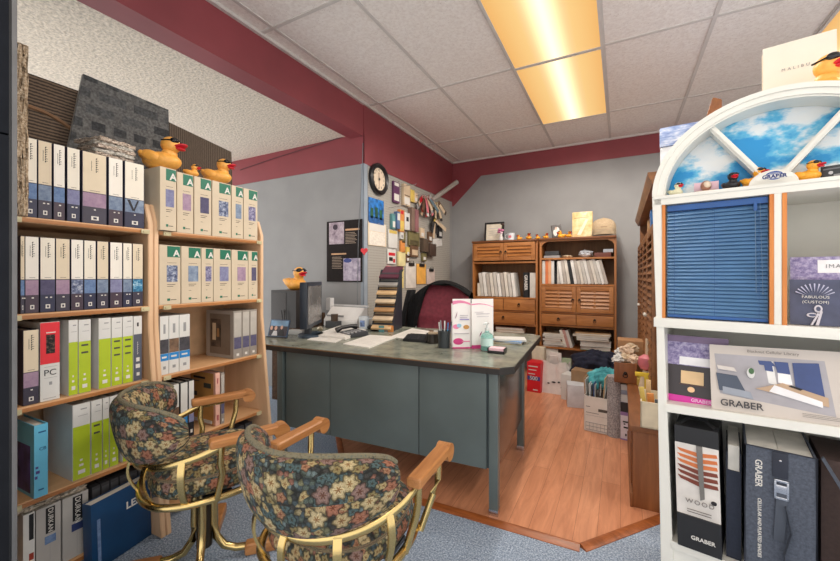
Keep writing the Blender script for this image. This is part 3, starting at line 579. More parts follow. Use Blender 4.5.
# pegboard sheet and what hangs on it
def peg_mat():
    m, t, b = nt('pegboard', .7); co = coords(t, 'Object', (1, 1, 1)); sp = t.nodes.new('ShaderNodeSeparateXYZ'); link(t, co, sp.inputs[0])
    ms = []
    for o in (1, 2):
        a_ = node(t, 'ShaderNodeMath', operation='MULTIPLY'); a_.inputs[1].default_value = 1/.0254; link(t, sp.outputs[o], a_.inputs[0])
        f = node(t, 'ShaderNodeMath', operation='FRACT'); link(t, a_.outputs[0], f.inputs[0]); s_ = node(t, 'ShaderNodeMath', operation='SUBTRACT'); s_.inputs[1].default_value = .5; link(t, f.outputs[0], s_.inputs[0])
        q = node(t, 'ShaderNodeMath', operation='POWER'); q.inputs[1].default_value = 2; ab = node(t, 'ShaderNodeMath', operation='ABSOLUTE'); link(t, s_.outputs[0], ab.inputs[0]); link(t, ab.outputs[0], q.inputs[0]); ms.append(q)
    ad = node(t, 'ShaderNodeMath', operation='ADD'); link(t, ms[0].outputs[0], ad.inputs[0]); link(t, ms[1].outputs[0], ad.inputs[1])
    r = ramp(t, [(.0, (84, 80, 76)), (.016, (84, 80, 76)), (.02, (166, 162, 155))]); link(t, ad.outputs[0], r.inputs[0]); link(t, r.outputs[0], b.inputs['Base Color']); return m
tag(MB().box((0, 0, 0), (.005, YB-.1-YC-.06, zr-.75)).build('pegboard', peg_mat(), None, (XW+.001, YC+.055, .74)), 'grey pegboard sheet covering the wall between the corner post and the back wall', 'pegboard')
XP = XW+.012
def onpeg(u0, v0, u1, v1, th, m, name, label, cat='sample', parts=None, group='things hung on the pegboard', skew=0):
    a = ax(u0, (v0+v1)/2, XP); b = ax(u1, (v0+v1)/2, XP); za = ax((u0+u1)/2, v0, XP).z; zb_ = ax((u0+u1)/2, v1, XP).z
    wd, hh = b.y-a.y, za-zb_
    t = thing(name, label, cat, (XP, a.y, zb_), 0, group); Ml = frame((0, 0, 0), (0, 1, 0), (0, 0, 1))
    MB().box((0, 0, -.002), (wd, hh, th), 0, .002).build('body', m, t, M=Ml @ Matrix.Rotation(R(skew), 4, 'Z'))
    for (x0, y0, x1, y1, mm, nm) in (parts or []): MB().box((x0*wd, y0*hh, th), (x1*wd, y1*hh, th+.0012)).build(nm, mm, t, M=Ml @ Matrix.Rotation(R(skew), 4, 'Z'))
    MB().tube([(-.004, wd/2, hh-.008), (.02+th, wd/2, hh-.004), (.03+th, wd/2, hh+.004)], .0022, 6).build('hook', CHROME, t); return t
def C(n, rgb, **k): return P(n, rgb, k.pop('rough', .5), **k)
MAG, SAND, YL, ORG, TEAL, PNK, GRN, BRN, OLV = C('plum_card', (96, 54, 92)), C('sand_card', (206, 184, 156)), C('yellow_card', (214, 186, 96)), C('orange_card', (214, 140, 74)), C('teal_card', (92, 142, 146)), C('rose_card', (214, 120, 130)), C('green_card', (70, 110, 70)), C('brown_card', (104, 78, 58)), C('olive_card', (116, 108, 72))
onpeg(368.5, 199, 383.5, 224, .004, C('lagoon_print', (34, 104, 172), var=.3, scale=24), 'wall_calendar', 'wall calendar with a blue palm lagoon picture over a white month page', 'calendar', [(.0, .0, 1, .28, C('lagoon_water', (40, 90, 150), var=.2, scale=30), 'picture'), (.1, .2, .28, .6, C('palm_green', (36, 84, 64), var=.3), 'palm'), (.4, .22, .58, .66, C('palm_green', (36, 84, 64)), 'palm'), (.7, .2, .88, .6, C('palm_green', (36, 84, 64)), 'palm')])
onpeg(368, 223, 386, 246, .003, C('month_page', (226, 206, 176), var=.02), 'calendar_page', 'month page of the calendar under the lagoon picture', 'calendar', [(.06, .62, .94, .98, WHITE, 'page_top'), (.06, .02, .94, .6, C('month_grid', (232, 224, 212), var=.06, scale=60), 'day_grid')])
onpeg(392, 182, 398, 203, .02, MAG, 'sample_packet', 'plum and white packet hanging right of the clock', 'packet', [(.1, .1, .9, .42, WHITE, 'label'), (.15, .8, .85, .95, WHITE, 'label')])
onpeg(401.5, 185, 408, 206, .03, SAND, 'sample_packet', 'sand coloured packet hanging second right of the clock', 'packet', [(.1, .45, .9, .5, BRN, 'line'), (.1, .06, .9, .4, WHITE, 'label')])
onpeg(409, 190, 413, 202, .02, YL, 'sample_packet', 'little yellow packet behind the sand coloured packet', 'packet')
onpeg(390, 214, 393, 229, .03, TEAL, 'sample_packet', 'slim teal packet below the plum packet', 'packet', [(.1, .1, .9, .5, WHITE, 'label')])
onpeg(394, 212, 397, 229, .04, C('blue_card', (92, 116, 156)), 'sample_packet', 'slim blue packet right of the slim teal one', 'packet', [(.1, .5, .9, .9, WHITE, 'label')])
onpeg(397.5, 210, 402, 232, .03, ORG, 'sample_packet', 'orange and yellow packet on the pegboard, left of the white tag packet', 'packet', [(.1, .05, .9, .5, YL, 'label'), (.2, .8, .8, .95, RED, 'label')])
onpeg(402.5, 213, 407.5, 230, .03, WCARD, 'sample_packet', 'white packet with a dark ring on the pegboard', 'packet', [(.3, .5, .75, .75, BLACK, 'print')])
onpeg(408, 208, 411, 231, .05, C('taupe_card', (126, 104, 92)), 'sample_chain', 'taupe strip of samples right of the white packet', 'sample strip')
onpeg(411.5, 210, 415, 232, .05, C('mauve_card', (142, 96, 100)), 'sample_chain', 'mauve strip of samples beside the taupe strip', 'sample strip')
onpeg(388, 230, 397, 248, .006, WCARD, 'notepad', 'white notepad hung right of the calendar page', 'notepad', [(.08, .8, .92, .97, YL, 'header')])
onpeg(387, 249, 395, 264, .01, WCARD, 'sample_card', 'white card with red and black print above the file sorter', 'card', [(.1, .55, .9, .75, RED, 'print'), (.15, .2, .6, .45, BLACK, 'print'), (.65, .1, .9, .35, RED, 'print')])
onpeg(397, 252, 404, 266, .02, C('pale_yellow_card', (226, 214, 160)), 'sample_card', 'pale yellow slip hung between red printed card and clipboards', 'card')
onpeg(400, 266, 403.5, 288, .004, C('straw_paper', (232, 212, 140)), 'note_slip', 'straw yellow paper slip hanging behind the file sorter top', 'note')
onpeg(400.5, 232, 404, 243, .02, OLV, 'chip_packet', 'small olive sample chip high on the pegboard', 'sample')
onpeg(399.5, 241, 403.5, 253, .02, ORG, 'chip_packet', 'small orange brown sample chip below the olive chip', 'sample')
onpeg(407.5, 232, 418, 246, .02, OLV, 'sample_board', 'olive sample block in the middle of the pegboard', 'sample', [(.1, .1, .9, .4, C('dark_olive', (84, 76, 52)), 'print')])
onpeg(409, 245, 417, 257, .02, BRN, 'sample_board', 'brown sample block with cream label under the olive block', 'sample', [(.2, .15, .9, .6, SAND, 'label')])
onpeg(420, 239, 425, 252, .05, C('bark_card', (86, 72, 60)), 'sample_bundle', 'dark brown bundle of chips right of the olive block', 'sample')
onpeg(425.5, 244, 432, 256, .06, C('umber_card', (72, 56, 48)), 'sample_bundle', 'umber bundle of chips at the right of the brown bundle', 'sample')
onpeg(433, 240, 442, 248, .004, WCARD, 'paper_tag', 'white paper tag hanging under the bundle of swatches', 'tag', skew=8)
for (u0, v0, u1, v1, m, lb) in ((413, 193, 416, 203, SAND, 'tiny sand chip right of the little yellow packet'), (399, 231, 402, 239, WCARD, 'tiny white chip right of the notepad'), (419, 228, 423, 238, SAND, 'sand chip hanging under the red swatch fan'), (405, 247, 408, 257, YL, 'tiny yellow chip left of the brown sample block'), (404.5, 254, 408, 262, BRN, 'tiny brown chip just above the left clipped papers'), (427, 232, 431, 242, BRN, 'brown chip above the umber bundle'), (437, 226, 441, 238, BLACK, 'black chip above the white paper tag'), (421, 253, 425, 261, OLV, 'small olive chip above the orange clipped paper'), (386, 266, 390, 276, PNK, 'faded rose card edge beside the file sorter top')):
    onpeg(u0, v0, u1, v1, .022, m, 'chip_packet', lb, 'sample', [(.2, .15, .8, .5, WCARD if m is not WCARD else GREY, 'label')])
# fan bundles of swatches on hooks
for nm, (u, v), n, cs, lb in (('swatch_bundle', (422, 205), 24, [RED, SAND, GREY, PNK, WCARD, BRN, C('steel_card', (90, 110, 120))], 'fan of red, white and grey fabric swatches on a pegboard hook'), ('swatch_bundle', (433, 211), 18, [SAND, BLACK, BRN, YL, WCARD], 'fan of sand, brown and black swatches right of the red fan'), ('swatch_bundle', (433, 228), 6, [BLACK, DARK, SAND], 'black and sand strip of swatches hanging below the fans')):
    p = ax(u, v-8, XP); t = thing(nm, lb, 'swatches', (XP, p.y, p.z), 0, 'swatch bundles')
    for k in range(n):
        an = R(-62+124*k/max(1, n-1)); L = .17+.07*((k*7) % 3)/2
        MB().box((-.026, -L, 0), (.026, 0, .005)).build('swatch', cs[k % len(cs)], t, M=frame((.015+.0035*k, 0, 0), (0, 1, 0), (0, 0, 1)) @ Matrix.Rotation(an, 4, 'Z') @ Matrix.Rotation(R(-12+5*(k % 5)), 4, 'X'))
    MB().tube([(-.01, 0, .0), (.06, 0, .004), (.085, 0, .015)], .003, 6).build('hook', CHROME, t)
CLIP = C('clip_black', (30, 30, 32), rough=.35)
for u0, u1, v0, v1, m, lb in ((405.5, 415.5, 263, 288, C('clip_white_paper', (222, 216, 208)), 'white papers under a black bulldog clip, left of three'), (416.5, 425.5, 264, 284, C('clip_orange_paper', (236, 176, 84)), 'orange paper under a black bulldog clip, middle of three'), (426.5, 434.5, 269, 284, C('clip_pinkish_paper', (206, 190, 184)), 'pale grey papers under a bulldog clip, right of three')):
    t = onpeg(u0, v0, u1, v1, .006, m, 'clipped_papers', lb, 'papers', group='clipped papers on the pegboard')
    a = ax(u0, v0, XP); b = ax(u1, v0, XP); zz = a.z-t.location.z; wd = b.y-a.y
    MB().box((.004, wd*.25, -.03+zz), (.02, wd*.75, zz+.006), 0, .004).tube([(.016, wd*.3, zz), (.02, wd*.36, zz+.025), (.02, wd*.64, zz+.025), (.016, wd*.7, zz)], .0025, 6).build('clip', CLIP, t)
pa, pb = ax(432, 200, XP), Vector((XW+.45, YB-.35, ax(432, 200, XP).z+.24))
pb = ay(457, 182, YB-.30)
tag(MB().cyl(pa, pb, .03, 18).cyl(pb, pb+(pb-pa).normalized()*.004, .024, 18).build('cardboard_tube', C('grey_tube', (160, 152, 146), rough=.6)), 'long grey tube poking up from the pegboard towards the back corner', 'tube')
for k, (u, v, u2, v2, lb) in enumerate(((398, 187, 418, 183, 'upper thin wire hook rod on the pegboard'), (388, 208, 402, 204, 'thin wire hook rod above the teal packet'), (414, 196, 430, 190, 'thin wire hook rod in front of the tube'))):
    pa = ax(u, v, XP); pb = pa + Vector((.18, .06, .02))
    tag(MB().tube([pa, pb, pb+Vector((.01, 0, .015))], .0028, 6).build('wire_hook', CHROME), lb, 'hook')
# ------------------------------------------------------------------ steel desk
DA = R(3.5); DX = Vector((math.cos(DA), math.sin(DA), 0)); DY = Vector((-math.sin(DA), math.cos(DA), 0)); DW, DD, DH = 1.83, 1.16, .75
D0 = Vector((-.450, 1.772, 0))-DX*DW
def dl(p): q = p-D0; return q.dot(DX), q.dot(DY)
def dfront(u, v, y): return hit(u, v, D0+DY*y, DY)
STEEL = P('grey_green_steel', (98, 108, 107), .38, .15, var=.05, scale=4); STEEL2 = P('dark_steel', (66, 76, 79), .4, .15)
t = thing('office_desk', 'large grey steel office desk with a mottled green top and chrome feet', 'desk', D0, DA); desk = t
cf = .06; tp = [(0, 0), (DW-cf, 0), (DW, cf), (DW, DD-cf), (DW-cf, DD), (.24, DD-.05), (0, DD-.06)]
MB().prism(tp, DH-.036, DH-.001, 0, bev=.003).build('edge_band', P('black_edge_band', (42, 38, 36), .45), t)
MB().prism([(x+(.003 if x < .5 else -.003), y+(.003 if y < .5 else -.003)) for x, y in tp], DH-.002, DH, 0).build('desktop', weave('mottled_green_laminate', [(104, 108, 98), (132, 136, 124), (156, 156, 140)], 9, bump=0, rough=.22), t)
MB().prism([(0, -.0012), (DW-cf, -.0012), (DW-cf, 0), (0, 0)], DH-.006, DH-.001).build('wood_edge_line', wood('worn_edge', (120, 88, 60), (150, 112, 78), (1, 9, 9)), t)
zl = dfront(489, 469, .06).z
xl = [dl(dfront(u, 400, .06))[0] for u in (280, 287, 331, 419.5, 487, 489, 499)]
for (a, b_) in ((xl[1], xl[2]-.002), (xl[2]+.002, xl[3]-.002), (xl[3]+.002, xl[4])):
    MB().box((a, .05, zl), (b_, .07, DH-.036), 0, .004).build('front_panel', STEEL, t)
MB().box((xl[4]+.001, .056, zl+.005), (xl[5]+.01, .075, DH-.036)).build('panel_gap', STEEL2, t)
lw_ = .045
for x in (xl[0], xl[6]-lw_):
    for y in (.035, .80):
        lg = MB().box((x, y, .04), (x+lw_, y+lw_, DH-.036), 0, .004).build('leg', STEEL, t)
        MB().box((x-.001, y-.001, .0121), (x+lw_+.001, y+lw_+.001, .042), 0, .003).build('foot', CHROME, lg)
xr_ = xl[6]
MB().box((xr_-.03, .078, zl), (xr_-.012, .80, DH-.036), 0, .003).build('side_panel', P('bronze_side_panel', (74, 68, 64), .18, .25), t)
MB().box((xl[0]+.012, .08, zl), (xl[0]+.03, .80, DH-.036), 0, .003).build('side_panel', STEEL, t)
for a, b_ in ((xl[1], xl[2]), (xl[3], xl[4])):
    MB().box((a+.03, .075, zl+.01), (b_-.03, .80, DH-.04)).build('pedestal', STEEL2, t)
    for k in range(3):
        z0 = zl+.02+k*.155; dr = MB().box((a+.035, .80, z0), (b_-.035, .815, z0+.145), 0, .004).build('drawer', STEEL, t)
        MB().cyl(((a+b_)/2-.05, .83, z0+.08), ((a+b_)/2+.05, .83, z0+.08), .006).build('handle', CHROME, dr)
def dk(u, v, z=DH): p = az(u, v, z); return p
def onD(u, v): p = az(u, v, DH+.0005); return (p.x, p.y, DH+.0005)
# --- things on the desk
def paper(pts, label, n=1, m=WHITE, name='paper_stack', h=.006, lines=True, group='papers on the desk'):
    q = [az(u, v, DH+.0005) for u, v in pts]; o = q[0]; t_ = thing(name, label, 'papers', (o.x, o.y, DH+.0005), 0, group)
    pl = [(p.x-o.x, p.y-o.y) for p in q]; MB().prism(pl, 0, h).build('sheets', m, t_)
    if lines:
        cx_ = sum(p[0] for p in pl)/4; cy_ = sum(p[1] for p in pl)/4; mb = MB()
        for k in range(7):
            f = .2+.1*k; a = Vector(pl[0]).lerp(Vector(pl[3]), f); b = Vector(pl[1]).lerp(Vector(pl[2]), f); a2 = a.lerp(b, .12); b2 = a.lerp(b, .88-.2*(k % 3 == 2)); s_ = (Vector(pl[3])-Vector(pl[0]))*.012
            mb.prism([a2, b2, b2+s_, a2+s_], h, h+.0004)
        mb.build('print', P('pale_print', (190, 186, 182), .7), t_)
    return t_
paper([(307, 340), (335, 343), (360, 331), (322, 334)], 'thin white papers jutting out under the paper stack by the monitor', h=.004)
tq = paper([(314, 337), (345, 340), (366, 332), (340, 327.5)], 'white paper stack beside the monitor stand', h=.018)
paper([(343, 344.5), (369, 348.5), (397, 337.5), (370, 335.5)], 'white printed sheets in the middle of the desk front', h=.006)
paper([(390, 337), (420, 341), (443, 333.5), (412, 328.5)], 'white sheet lying behind the black calculator', h=.003)
# calculator
p = dk(417, 341); t = thing('calculator', 'black desk calculator with a raised back edge', 'calculator', (p.x, p.y, DH+.0005), DA+R(4))
Mx = frame((-.085, -.05, 0), (1, 0, 0), (0, 1, 0))
MB().prism([(0, 0), (.11, 0), (.11, .036), (.085, .04), (0, .015)], 0, .17, 0, frame((-.085, -.05, .0), (0, 1, 0), (0, 0, 1)), bev=.003).build('body', BLACK, t)
kb = MB()
for i in range(5):
    for j in range(4): kb.box((-.07+.027*i, -.043+.017*j, .018+.005*j), (-.05+.027*i, -.031+.017*j, .024+.005*j), 0, .001)
kb.build('keys', DARK, t); MB().box((-.065, .034, .036), (.06, .056, .0405)).build('display', P('lcd_grey', (70, 78, 72), .2), t)
# holders and pens
p = dk(433, 343); t = thing('wire_holder', 'small dark metal organizer cup left of the pen cup', 'organizer', (p.x, p.y, DH+.0005), DA)
MB().lathe([(.04, 0), (.044, .062), (.040, .062), (.036, .004), (0, .004)], 20).build('cup', P('gunmetal', (70, 66, 64), .3, .7), t)
MB().box((-.03, -.01, .004), (.03, .012, .072)).build('cards', SAND, t)
for k in range(2): tag(MB().box((-.008-.03*k, -.002, 0), (.018-.03*k, .004, .05)).build('card', [WCARD, BRN][k], None, (p.x+.005, p.y+.02, DH+.03), .3), ['white card standing in the dark metal organizer cup', 'brown card standing in the dark metal organizer cup'][k], 'card')
p = dk(444, 347.5); t = thing('pen_cup', 'black pen cup full of pens by the pink brochure stand', 'cup', (p.x, p.y, DH+.0005))
MB().lathe([(.036, 0), (.038, .105), (.035, .105), (.033, .005), (0, .005)], 24).build('cup', P('slate_black', (44, 50, 54), .35), t); pen0 = p
for k, (dx, dy, tx, m, lb) in enumerate(((-.014, 0, -.018, WCARD, 'white pen leaning left in the pen cup'), (.0, .012, -.004, DARK, 'dark grey pen in the pen cup'), (.006, -.012, .004, WCARD, 'white pen upright in the pen cup'), (.013, .004, .012, P('blue_pen', (80, 150, 205), .35), 'blue pen in the pen cup'), (.018, .012, .022, P('steel_blue_pen', (60, 84, 130), .35), 'navy pen at the right of the pen cup'), (-.006, -.008, -.012, P('grey_pen', (150, 156, 166), .35), 'grey pen in the pen cup'))):
    t = thing('pen', lb, 'pen', (p.x+dx, p.y+dy, DH+.006), 0, 'pens in the black cup')
    MB().cyl((0, 0, 0), (tx, 0, .125+.006*(k % 3)), .004, 8).build('barrel', m, t); MB().cyl((tx, 0, .125+.006*(k % 3)), (tx*1.12, 0, .148+.006*(k % 3)), .0042, 8).build('cap', [WCARD, DARK, WCARD, BRB, NAVY, GREY][k], t)
# tri-fold brochure stand
a, b_ = dk(452.5, 348.5), dk(493, 347.5); bw = (b_-a).length*1.0; bh = .235*0+((348.5-299)*1.0)
bhm = (a-C0).dot(F)*(348.5-299)/FPX; ang = math.atan2((b_-a).y, (b_-a).x)
t = thing('brochure_stand', 'white and pink printed two-fold brochure standing on the desk corner', 'brochure', (a.x, a.y, DH+.0005), ang)
BW = P('brochure_white', (240, 236, 234), .35, var=.01); PK = P('brochure_pink', (226, 130, 168), .4); MGT = P('brochure_magenta', (206, 62, 130), .4); PLM = P('brochure_plum', (140, 50, 100), .4); LGR = P('brochure_grey_text', (196, 190, 196), .6)
wl = bw*.44
def wave(x0, x1, z0, z1, th0, th1, n=12): 
    top = [(x0+(x1-x0)*k/n, z0+(z1-z0)*k/n+.012*math.sin(3*k/n)) for k in range(n+1)]
    return top+[(x, z-th0+(th0-th1)*(i/n)) for i, (x, z) in reversed(list(enumerate(top)))]
f1 = art('left_leaf', t, [((0, 0, wl, bhm), BW), (wave(0, wl, bhm*.955, bhm*.9, .022, .01), PK), (oval(wl*.32, bhm*.14, wl*.28, .02), MGT), ((wl*.5, bhm*.13, wl*.95, bhm*.15), PK), (oval(wl*.2, bhm*.44, wl*.18, .014), PK), (oval(wl*.36, bhm*.46, wl*.13, .012), P('brochure_sky', (150, 196, 220), .4)), (oval(wl*.75, bhm*.43, wl*.16, .013), P('brochure_gold', (206, 150, 80), .4)), ([(wl*.14, bhm*.6), (wl*.22, bhm*.66), (wl*.26, bhm*.74), (wl*.2, bhm*.68)], PLM), ((wl*.4, bhm*.66, wl*.85, bhm*.675), LGR), ((wl*.4, bhm*.62, wl*.8, bhm*.635), LGR), ((wl*.4, bhm*.575, wl*.9, bhm*.595), P('brochure_blue_text', (150, 140, 190), .5)), ((wl*.1, bhm*.3, wl*.9, bhm*.312), LGR), ((0, 0, wl, bhm*.025), MGT)], frame((0, -.0, 0), (1, -.06, 0), (0, 0, 1)))
f2 = art('right_leaf', t, [((0, 0, bw-wl, bhm), BW), (wave(0, bw-wl, bhm*.9, bhm*.83, .008, .003), PK), ((0, 0, bw-wl, bhm*.07), MGT), ([(bw*.2, bhm*.24), (bw*.24, bhm*.28), (bw*.27, bhm*.35), (bw*.22, bhm*.3)], PLM), ((bw*.12, bhm*.69, bw*.46, bhm*.705), LGR), ((bw*.14, bhm*.64, bw*.44, bhm*.65), LGR), ((bw*.08, bhm*.73, bw*.3, bhm*.74), LGR)], frame((wl, -.025, 0), (1, .12, 0), (0, 0, 1)))
MB().box((.0, .03, 0), (bw, .034, bhm*.9)).box((0, .0, 0), (.003, .034, .02)).build('back_leaf', BW, t)
# sanitizer pump bottle
p = dk(487, 350.5); t = thing('pump_bottle', 'clear pump bottle of aqua hand gel in front of the brochure', 'bottle', (p.x, p.y, DH+.0005), DA)
MB().lathe([(0, .001), (.034, .001), (.037, .006), (.037, .085), (.03, .098), (.013, .108), (.012, .118), (0, .118)], 24).build('bottle', glass('aqua_clear', (190, 232, 226), .8), t)
MB().lathe([(0, .004), (.033, .004), (.033, .066), (0, .066)], 24).build('gel', P('aqua_gel', (168, 222, 214), .2), t); MB().lathe([(.0375, .03), (.0375, .075)], 24).build('label', P('aqua_label', (196, 228, 222), .4), t)
MB().lathe([(0, .118), (.014, .118), (.014, .132), (.006, .134), (.006, .155), (0, .155)], 14).box((-.01, -.05, .155), (.01, .012, .167), 0, .003).build('pump', P('clear_white', (226, 232, 230), .25), t)
# note holder, booklets
p = dk(497, 353); t = thing('note_holder', 'black tray holding pale pink note slips at the desk front corner', 'note holder', (p.x, p.y, DH+.0005), DA)
MB().box((-.048, -.03, 0), (.048, .04, .008), 0, .002).box((-.048, -.03, 0), (-.044, .04, .03)).box((.044, -.03, 0), (.048, .04, .03)).box((-.048, -.03, 0), (.048, -.027, .016)).build('tray', BLACK, t)
MB().box((-.042, -.024, .009), (.042, .036, .03)).build('notes', P('pale_pink_paper', (236, 196, 206), .6), t)
for k, (u, v, r_, m, lb) in enumerate(((508, 344, .1, YL, 'yellow edged booklet at the bottom of the desk corner pile'), (506, 343, -.1, BRB, 'blue edged booklet in the middle of the desk corner pile'), (505, 342, .25, WCARD, 'white booklet on top of the desk corner pile'))):
    p = dk(506, 343); t = thing('booklet', lb, 'booklet', (p.x+.01*k, p.y+.02, DH+.0005+.0105*k), DA+r_, 'booklets on the desk corner')
    MB().box((-.10, -.065, 0), (.10, .065, .0015)).box((-.10, -.065, .0082), (.10, .065, .0098)).build('cover', m, t); MB().box((-.098, -.063, .0015), (.098, .063, .0082)).build('pages', WCARD, t)
# photo frame
pf = dk(277, 337.5); t = thing('photo_frame', 'tilted photo frame with a blue tinted picture of two people, at the desk left end', 'photo frame', (pf.x, pf.y, DH+.0005), R(10)); fw, fh = .165, .125
Mf = frame((-fw/2, 0, .004), (1, 0, 0), (0, .3, .95))
MB().box((0, 0, -.008), (fw, fh, 0), 0, .002).build('frame', P('blue_grey_frame', (70, 92, 120), .35), t, M=Mf)
art('photo', t, [((.008, .008, fw-.008, fh-.008), P('photo_sky', (120, 156, 190), .35, var=.2)), ((.008, .008, fw-.008, fh*.62), P('photo_dusk', (60, 56, 66), .4)), (oval(fw*.36, fh*.5, fw*.07, fh*.13), P('photo_skin', (216, 172, 150), .4)), (oval(fw*.66, fh*.55, fw*.06, fh*.11), P('photo_skin', (216, 172, 150), .4)), ([(fw*.2, .008), (fw*.5, .008), (fw*.44, fh*.34), (fw*.28, fh*.34)], P('photo_white_shirt', (220, 222, 228), .4)), ([(fw*.5, .008), (fw*.84, .008), (fw*.76, fh*.4), (fw*.58, fh*.4)], P('photo_black_shirt', (30, 30, 36), .4)), (oval(fw*.14, fh*.5, fw*.06, fh*.12), P('photo_skin', (216, 172, 150), .4))], Mf)
MB().box((0, -.012, -.02), (fw, 0, .012)).box((fw*.4, 0, -.05), (fw*.6, .02, -.03)).build('stand', BLACK, t, M=Mf)
# black hi-fi sized box with the duck on it, monitor
pb = az(290, 328, DH); bx0, bx1 = hit(272, 310, pb, (0, 1, 0)), hit(312, 310, pb, (0, 1, 0)); zt_ = hit(290, 290.5, pb, (0, 1, 0)).z
pby = min(pb.y, 2.42)
bx0, bx1 = ay(271, 310, pby), ay(296, 310, pby); zt_ = ay(290, 290.5, pby).z
t = thing('printer', 'matt black boxy printer at the back left of the desk, under the rubber duck', 'printer', (bx0.x, pby, DH+.0005)); bwid = bx1.x-bx0.x
MB().box((0, 0, 0), (bwid, .30, zt_-DH), 0, .006).build('case', P('matt_black_case', (34, 30, 30), .45, var=.15), t)
MB().box((.02, -.003, .03), (bwid*.62, 0, zt_-DH-.02), 0, .002).build('front_panel', P('brown_black_panel', (40, 33, 31), .25), t)
for k in range(2): MB().tube([(bwid*.55+.05*k, -.012, .02), (bwid*.50+.045*k, -.02, .15)], .004, 6).build('guide_rail', DARK, t)
duck((bx0.x+bwid*.62, pby+.11, zt_), .21, R(-12), 'yellow rubber duck in sunglasses standing on the black printer')
zd = zt_
pm = dk(315, 336); t = thing('computer_monitor', 'dark flat computer monitor seen nearly edge on, on the desk left side', 'monitor', (pm.x, pm.y, DH+.0005), R(119)) 
# local x across the screen, screen faces -y
zm0 = .075; zm1 = ay(314, 282, pm.y).z-DH
MB().box((-.21, 0, zm0), (.21, .05, zm1), 0, .006).build('bezel', P('blue_black_bezel', (34, 42, 54), .35), t)
MB().box((-.185, -.002, zm0+.028), (.185, 0, zm1-.028)).build('screen', P('screen_grey', (96, 92, 90), .15, var=.2, scale=5), t)
MB().box((-.03, .03, .015), (.03, .07, zm0+.12), 0, .004).build('neck', DARK, t); MB().prism(oval(0, .03, .12, .09, 24), 0, .018, bev=.003).build('stand_base', P('blue_black_base', (52, 66, 80), .35), t)
tag(MB().box((0, 0, 0), (.12, .05, .035), 0, .003).build('white_box', WCARD, None, onD(288, 334.5), R(10)), 'small white box between the photo frame and the monitor', 'box')
for k, (u, v, lb) in enumerate(((320, 331, 'crumpled silver wrapper at the foot of the monitor'),)):
    tag(MB().ell((0, 0, .02), (.03, .02, .02), seg=7, ring=5).build('wrapper', P('silver_wrapper', (190, 180, 160), .25, .7), None, onD(u, v)), lb, 'wrapper')
p = dk(334, 327.5); t = thing('stamp_holder', 'small dark pencil box with a brown tin, right of the monitor', 'holder', (p.x, p.y, DH+.0005), DA)
MB().box((-.06, -.04, 0), (.05, .04, .055), 0, .003).build('box', DARK, t); MB().cyl((.005, 0, .055), (.005, 0, .115), .03, 16).build('tin', P('brown_tin', (74, 58, 46), .3, .4), t)
# fax machine, mug, phone
p = dk(352, 326); py = min(p.y, 2.60); a, b_ = ay(328, 318, py), ay(361, 318, py)
t = thing('fax_machine', 'white fax machine with a paper tray behind the monitor', 'fax machine', (a.x, py, DH+.0005)); fw = b_.x-a.x
MB().prism([(-.06, 0), (.10, 0), (.10, .16), (.05, .165), (-.06, .06)], 0, fw, 0, frame((0, 0, 0), (0, 1, 0), (0, 0, 1)), bev=.006).build('body', P('fax_white', (226, 224, 222), .4, var=.02), t)
MB().box((.02, .06, .17), (fw+.03, .075, .183)).box((-.05, .03, .13), (.0, .08, .24)).build('paper_tray', P('fax_grey_white', (206, 204, 204), .4), t); MB().box((.03, -.052, .085), (fw*.6, -.048, .10)).build('keypad', GREY, t)
p = dk(364, 329); t = thing('coffee_mug', 'white mug with a picture and big handle, left of the file sorter', 'mug', (p.x, p.y, DH+.0005), R(20))
MB().lathe([(.036, 0), (.042, .006), (.043, .105), (.039, .105), (.037, .008), (0, .008)], 24).build('mug', P('mug_white', (220, 226, 232), .25), t); MB().tube([(.04, .0, .085), (.07, 0, .088), (.08, 0, .06), (.068, 0, .03), (.04, 0, .025)], .006, 8).build('handle', P('mug_white', (220, 226, 232), .25), t)
MB().box((-.02, -.0445, .025), (.018, -.039, .075)).build('print', P('mug_print', (110, 130, 170), .5, var=.3, scale=60), t)
p = dk(351, 335.5); t = thing('desk_phone', 'dark grey desk telephone with a handset, between mug and papers', 'telephone', (p.x, p.y, DH+.0005), R(-24))
MB().prism([(-.09, 0), (.09, 0), (.09, .035), (-.09, .015)], 0, .20, 0, frame((-.10, 0, 0), (0, 1, 0), (0, 0, 1)), bev=.004).build('base', DARK, t)
MB().tube([(-.075, -.08, .035), (-.075, -.04, .052), (-.075, .04, .06), (-.075, .085, .05)], [.022, .014, .014, .022], 10).build('handset', BLACK, t); kb = MB()
for i in range(4):
    for j in range(3): kb.box((-.02+.03*j, -.06+.03*i, .020+.003*i), (0+.03*j, -.04+.03*i, .030+.003*i), 0, .002)
kb.build('keys', GREY, t)
tag(MB().ell((0, 0, .018), (.035, .05, .018)).build('computer_mouse', BLACK, None, onD(371, 329), R(30)), 'black computer mouse in front of the file sorter', 'mouse')
